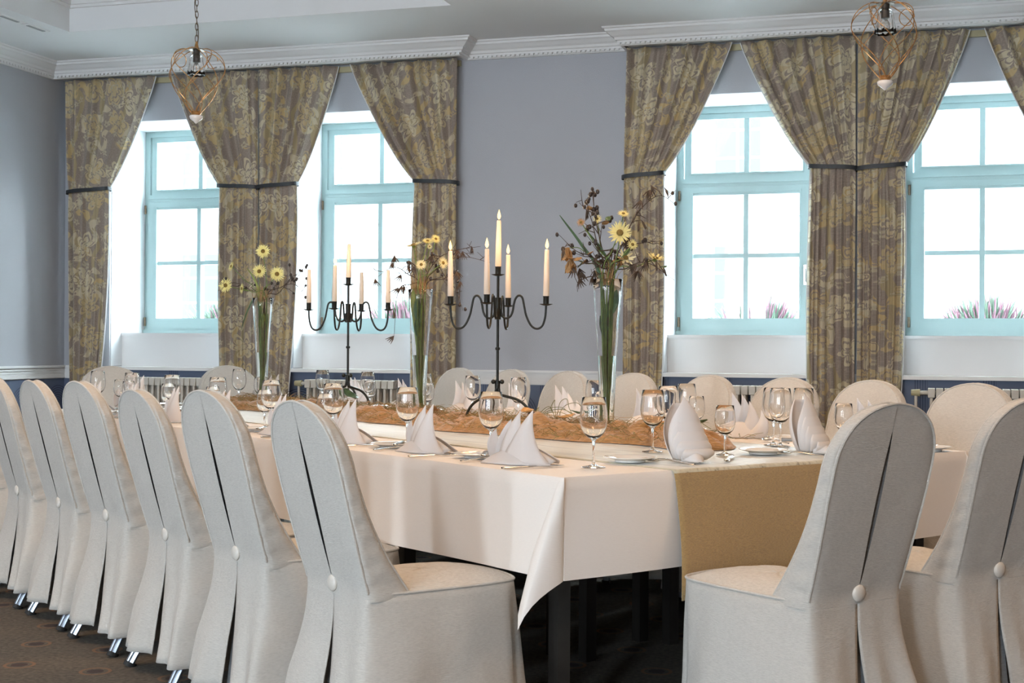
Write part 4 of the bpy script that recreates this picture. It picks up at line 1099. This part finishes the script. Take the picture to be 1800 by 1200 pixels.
B(V2, S2, 740, 512, [(775, 490, .02), (800, 505, 0), (815, 545, 0)], 'drooping berry twig right of the middle vase', 7, 10, 3)
B(V2, S2, 740, 512, [(715, 480, 0), (690, 470, 0), (660, 490, 0)], 'thin twig with hanging seed pods left of the middle vase', 6, 2, 8)
B(V2, S2, 740, 512, [(720, 500, 0), (700, 515, 0), (694, 590, 0)], 'limp twig hanging down left of the middle vase', 4, 0, 6, spread=.03)
B(V3, S3, 1071, 494, [(1055, 440, 0), (1040, 380, 0), (1020, 355, 0)], 'upright berry branch at the top left of the tall bouquet', 10, 22, 2)
B(V3, S3, 1071, 494, [(1060, 430, .02), (1048, 375, .02), (1045, 330, 0)], 'highest berry branch of the tall bouquet', 8, 12, 1, leaves=3)
B(V3, S3, 1071, 494, [(1050, 455, 0), (1015, 440, 0), (985, 412, 0)], 'twig leaning left above the drooping bell flowers', 7, 5, 4)
B(V3, S3, 1071, 494, [(1100, 420, 0), (1125, 370, 0), (1160, 342, 0), (1190, 358, -.01)], 'long arching twig at the top right of the tall bouquet', 9, 2, 8, spread=.045)
B(V3, S3, 1071, 494, [(1100, 440, .02), (1130, 425, .02), (1165, 422, 0)], 'berry twig pointing right in the tall bouquet', 8, 14, 2, spread=.05)
B(V3, S3, 1071, 494, [(1105, 470, 0), (1140, 460, 0), (1188, 490, 0)], 'low twig with dark pods right of the tall bouquet', 8, 3, 9, leaves=6, spread=.06)
B(V3, S3, 1071, 494, [(1045, 485, 0), (1020, 495, 0), (1018, 512, 0)], 'short drooping twig with pods left of the nearest vase rim', 5, 0, 7, spread=.04)
B(V3, S3, 1071, 494, [(1060, 470, -.02), (1035, 462, -.02), (1010, 470, -.02)], 'leafy twig at the rim of the nearest vase', 6, 3, 2, leaves=8, spread=.05)
blade(V3, [(0, 0, .3), (-.03, 0, .62), (-.10, 0, .74), (-.19, 0, .86)], .008, 'long green blade leaning left out of the tall bouquet')
blade(V3, [(0, 0, .3), (.02, .01, .62), (-.02, .01, .72), (-.08, .02, .80)], .007, 'shorter green blade inside the tall bouquet')
blade(V1, [(0, 0, .3), (-.03, 0, .60), (-.08, 0, .55), (-.125, 0, .42)], .005, 'green blade hanging down left of the left vase')
blade(V1, [(0, 0, .3), (-.02, 0, .62), (-.05, 0, .72), (-.09, 0, .78)], .006, 'green blade standing upright in the left vase', 'leafy')
blade(V2, [(0, 0, .25), (-.02, 0, .45), (-.035, 0, .55), (-.03, 0, .62)], .014, 'broad yellow green leaf inside the middle vase', 'leafy')
for V, n, lb in ((V1, 8, 'left'), (V2, 9, 'middle'), (V3, 10, 'nearest')): filler(V, n, 'bundle of green stems standing in the water of the %s vase' % lb)
# dry tufts and leaves sitting in the vase mouths
for V, lb in ((V1, 'left'), (V2, 'middle'), (V3, 'nearest')):
    m_ = MB()
    for i in range(90):
        an = random.uniform(0, 6.28); r = random.uniform(.0, .05); d = random.uniform(.3, 1)
        a = Vector((r * .5 * math.cos(an), r * .5 * math.sin(an), .58)); e = Vector((r * 1.9 * d * math.cos(an), r * 1.5 * d * math.sin(an), .60 + random.uniform(.01, .085)))
        m_.tube([a, (a + e) / 2 + Vector((random.uniform(-.01, .01), 0, random.uniform(-.01, .01))), e], [.0010, .0009, .0005], 3)
    o = m_.build('dry_tuft', M['straw'], None); o.location = V; o.rotation_euler = (0, 0, CR)
    tag(o, 'tuft of dry brown grass at the mouth of the %s vase' % lb, 'dry grass', kind='stuff')

# ------------------------------------------------------------------ straw, twigs and leaves along the garland
m1, m2 = MB(), MB()
for i in range(5200):
    a = random.uniform(3.55, 7.3)
    cl = min(abs(a - q) for q in (4.16, 5.53, 7.21, 4.75, 6.3)); 
    if random.random() > math.exp(-(cl / .30) ** 2) + .22: continue
    p = 3.40 + random.gauss(0, .13); L = random.uniform(.03, .10); an = random.uniform(0, 6.28); z0 = TZT + .02 + random.random() * .055 * max(.2, 1 - abs(p - 3.4) / .22)
    b_ = Vector((p - P0, a - A0, z0)); d = Vector((math.cos(an), math.sin(an), random.uniform(-.15, .35))) * L
    q = [b_, b_ + d * .5 + Vector((0, 0, random.uniform(0, .02))), b_ + d]
    for v in q: v.z = max(TZT + .012, v.z)
    (m1 if random.random() < .68 else m2).tube(q, [.0012, .0010, .0006], 3)
for m_, mt, nm, lb in ((m1, 'straw', 'straw', 'golden straw strewn over the burlap strip on the table'), (m2, 'moss', 'moss_strands', 'greenish dry moss strands strewn over the burlap strip')):
    o = m_.build(nm, M[mt], None); o.location = W(P0, A0); o.rotation_euler = (0, 0, TROT); tag(o, lb, 'straw' if nm == 'straw' else 'moss', kind='stuff')
LV = [(3.50, 3.60, 'leafg', .12, .032, 'large dark green leaf near the right end of the burlap strip'), (3.22, 3.62, 'leafo', .10, .024, 'orange dry leaf at the front edge of the burlap strip'),
      (3.45, 3.70, 'leafo', .09, .018, 'upright brown leaf beside the large dark green leaf'), (3.42, 4.55, 'leafo', .10, .026, 'round orange leaf between candelabrum foot and nearest vase'),
      (3.55, 4.45, 'leafg', .11, .020, 'grey green leaf behind the tall goblet at the corner'), (3.40, 5.95, 'leafg', .13, .030, 'dark leaf at the foot of the rear candelabrum'),
      (3.35, 6.10, 'dry', .11, .026, 'brown curled leaf at the foot of the rear candelabrum'), (3.30, 5.1, 'dry', .09, .02, 'brown leaf left of the front candelabrum'), (3.35, 6.9, 'dry', .09, .02, 'brown leaf near the left vase'), (3.45, 4.3, 'leafo', .08, .018, 'small orange leaf right of the nearest vase foot')]
for p, a, mt, L, w_, lb in LV:
    o = leaf_mesh(L, w_, mt, .6, 'fallen_leaf'); o.location = W(p, a, TZT + .075); o.rotation_euler = (R(random.uniform(-15, 25)), R(random.uniform(-20, 20)), random.uniform(0, 6.28)); tag(o, lb, 'leaf', 'leaves on the burlap strip')
for k, (p, a, lb) in enumerate(((3.42, 4.38, 'curled willow twig rising between candelabrum and nearest vase'), (3.45, 3.78, 'curly twig at the right end of the burlap strip'), (3.35, 3.62, 'second curly twig beside the orange leaf'), (3.45, 6.75, 'curly twig beside the left vase'), (3.5, 4.6, 'thin twig next to the front candelabrum foot'))):
    m_ = MB()
    for q in range(4):
        an = random.uniform(0, 6.28); h = random.uniform(.04, .11) if k in (0,) else random.uniform(.02, .05); L = random.uniform(.08, .16)
        c, s = math.cos(an), math.sin(an)
        m_.tube(bez([(0, 0, 0), (L * .25 * c, L * .25 * s, h), (L * .6 * c + .01, L * .6 * s, h * 1.25), (L * .9 * c, L * .9 * s + .01, h * .8), (L * c + .01, L * s, h * .5)], 5), .0013, 5)
    o = m_.build('curly_twig', M['twig' if k % 2 else 'moss'], None); o.location = W(p, a, TZT + .05); tag(o, lb, 'twig', 'curly twigs on the table')

# ------------------------------------------------------------------ pendant lamps
def pendant(loc, label, ztop):
    rt = empty('pendant_lamp', loc, 0, label, 'lamp', 'wire cage pendant lamps')
    def rad(t): # t 0 top .. 1 bottom
        return .022 + .140 * math.sin(PI * min(1, (t + .02) ** .62)) ** .75 if t < 1 else .03
    Hc = .36
    for k in range(5):
        for dr in (1, -1):
            pts = []
            for j in range(27):
                t = j / 26; r = lerp(.05, .160, math.sin(min(1, t / .30) * PI / 2)) if t < .30 else lerp(.160, .026, ((t - .30) / .70) ** 1.6)
                if t == 0: r = .028
                an = 2 * PI * k / 5 + dr * (t * 2.3)
                pts.append((r * math.cos(an), r * math.sin(an), .0 - Hc * (t if t > .3 else .3 * (1 - math.cos(t / .3 * PI / 2)))))
            MB().tube(pts, .0024, 6).build('cage_wire', M['copper'], rt)
    for k in range(3):   # scrolls inside the shoulder
        an = 2 * PI * k / 3; pts = []
        for j in range(18):
            q = j / 17 * 2 * PI * .85; rr = .10 + .035 * math.cos(q); pts.append((rr * math.cos(an), rr * math.sin(an), -.075 + .04 * math.sin(q)))
        MB().tube(pts, .0022, 6).build('scroll', M['copper'], rt)
    MB().lathe([(.0, .004), (.03, .003), (.045, -.002), (.045, -.005), (0, -.006)], 20).build('top_plate', M['chain'], rt)
    MB().lathe([(0, -.005), (.020, -.006), (.020, -.072), (.014, -.076), (0, -.077)], 16).build('lamp_holder', M['socket'], rt)
    MB().lathe([(0, -.078), (.012, -.080), (.022, -.10), (.022, -.118), (.012, -.132), (0, -.136)], 16).build('bulb', M['glass'], rt)
    rows = []
    for z, r, fl in ((-.03, .022, 0), (-.045, .034, .001), (-.08, .037, .002), (-.12, .042, .004), (-.148, .046, .006)): rows.append([((r + fl * math.cos(8 * a)) * math.cos(a), (r + fl * math.cos(8 * a)) * math.sin(a), z) for a in [2 * PI * i / 48 for i in range(48)]])
    sh = MB().grid(rows, True).build('glass_shade', M['glass'], rt); sh.modifiers.new('t', 'SOLIDIFY').thickness = .003
    MB().lathe([(0, -Hc + .012), (.026, -Hc + .010), (.030, -Hc), (.024, -Hc - .010), (0, -Hc - .012)], 20).build('bottom_ring', M['copper'], rt)
    MB().lathe([(0, -Hc - .0125), (.034, -Hc - .014), (.039, -Hc - .020), (.034, -Hc - .034), (.014, -Hc - .048), (.004, -Hc - .058), (0, -Hc - .060)], 20).build('porcelain_finial', M['porc'], rt, 'full')
    MB().lathe([(0, .045), (.005, .044), (.008, .03), (.012, .012), (.016, .003), (0, .003)], 12).build('loop', M['copper'], rt)
    n = int((ztop - loc[2] - .045) / .034); lp = None
    for i in range(n):
        if lp is None:
            pts = [(.008 * math.cos(a), 0, .022 * math.sin(a)) for a in [2 * PI * j / 14 for j in range(15)]]
            lp = MB().tube(pts, .0022, 6, cap=False).build('chain_link', M['chain'], rt); q = lp
        else: q = lp.copy(); col.objects.link(q); q.parent = rt
        q.location = (0, 0, .060 + i * .034); q.rotation_euler = (0, 0, (i % 2) * PI / 2 + .5)
    cb = [(.009 * math.sin(i * .9), .009 * math.cos(i * .7), .02 + (ztop - loc[2] - .02) * i / 16) for i in range(17)]
    MB().tube(bez(cb, 3), .0022, 6).build('cable', M['chain'], rt)
    MB().lathe([(0, ztop - loc[2]), (.05, ztop - loc[2]), (.05, ztop - loc[2] - .008), (.02, ztop - loc[2] - .03), (0, ztop - loc[2] - .03)], 24).build('ceiling_rose', M['copper'], rt)
pendant((-3.99, 6.93, 2.765), 'gilded wire cage pendant lamp hanging from a chain, upper left', TZ)
pendant((-.235, 6.89, 2.765), 'gilded wire cage pendant lamp at the top right in front of the curtains', ZC)
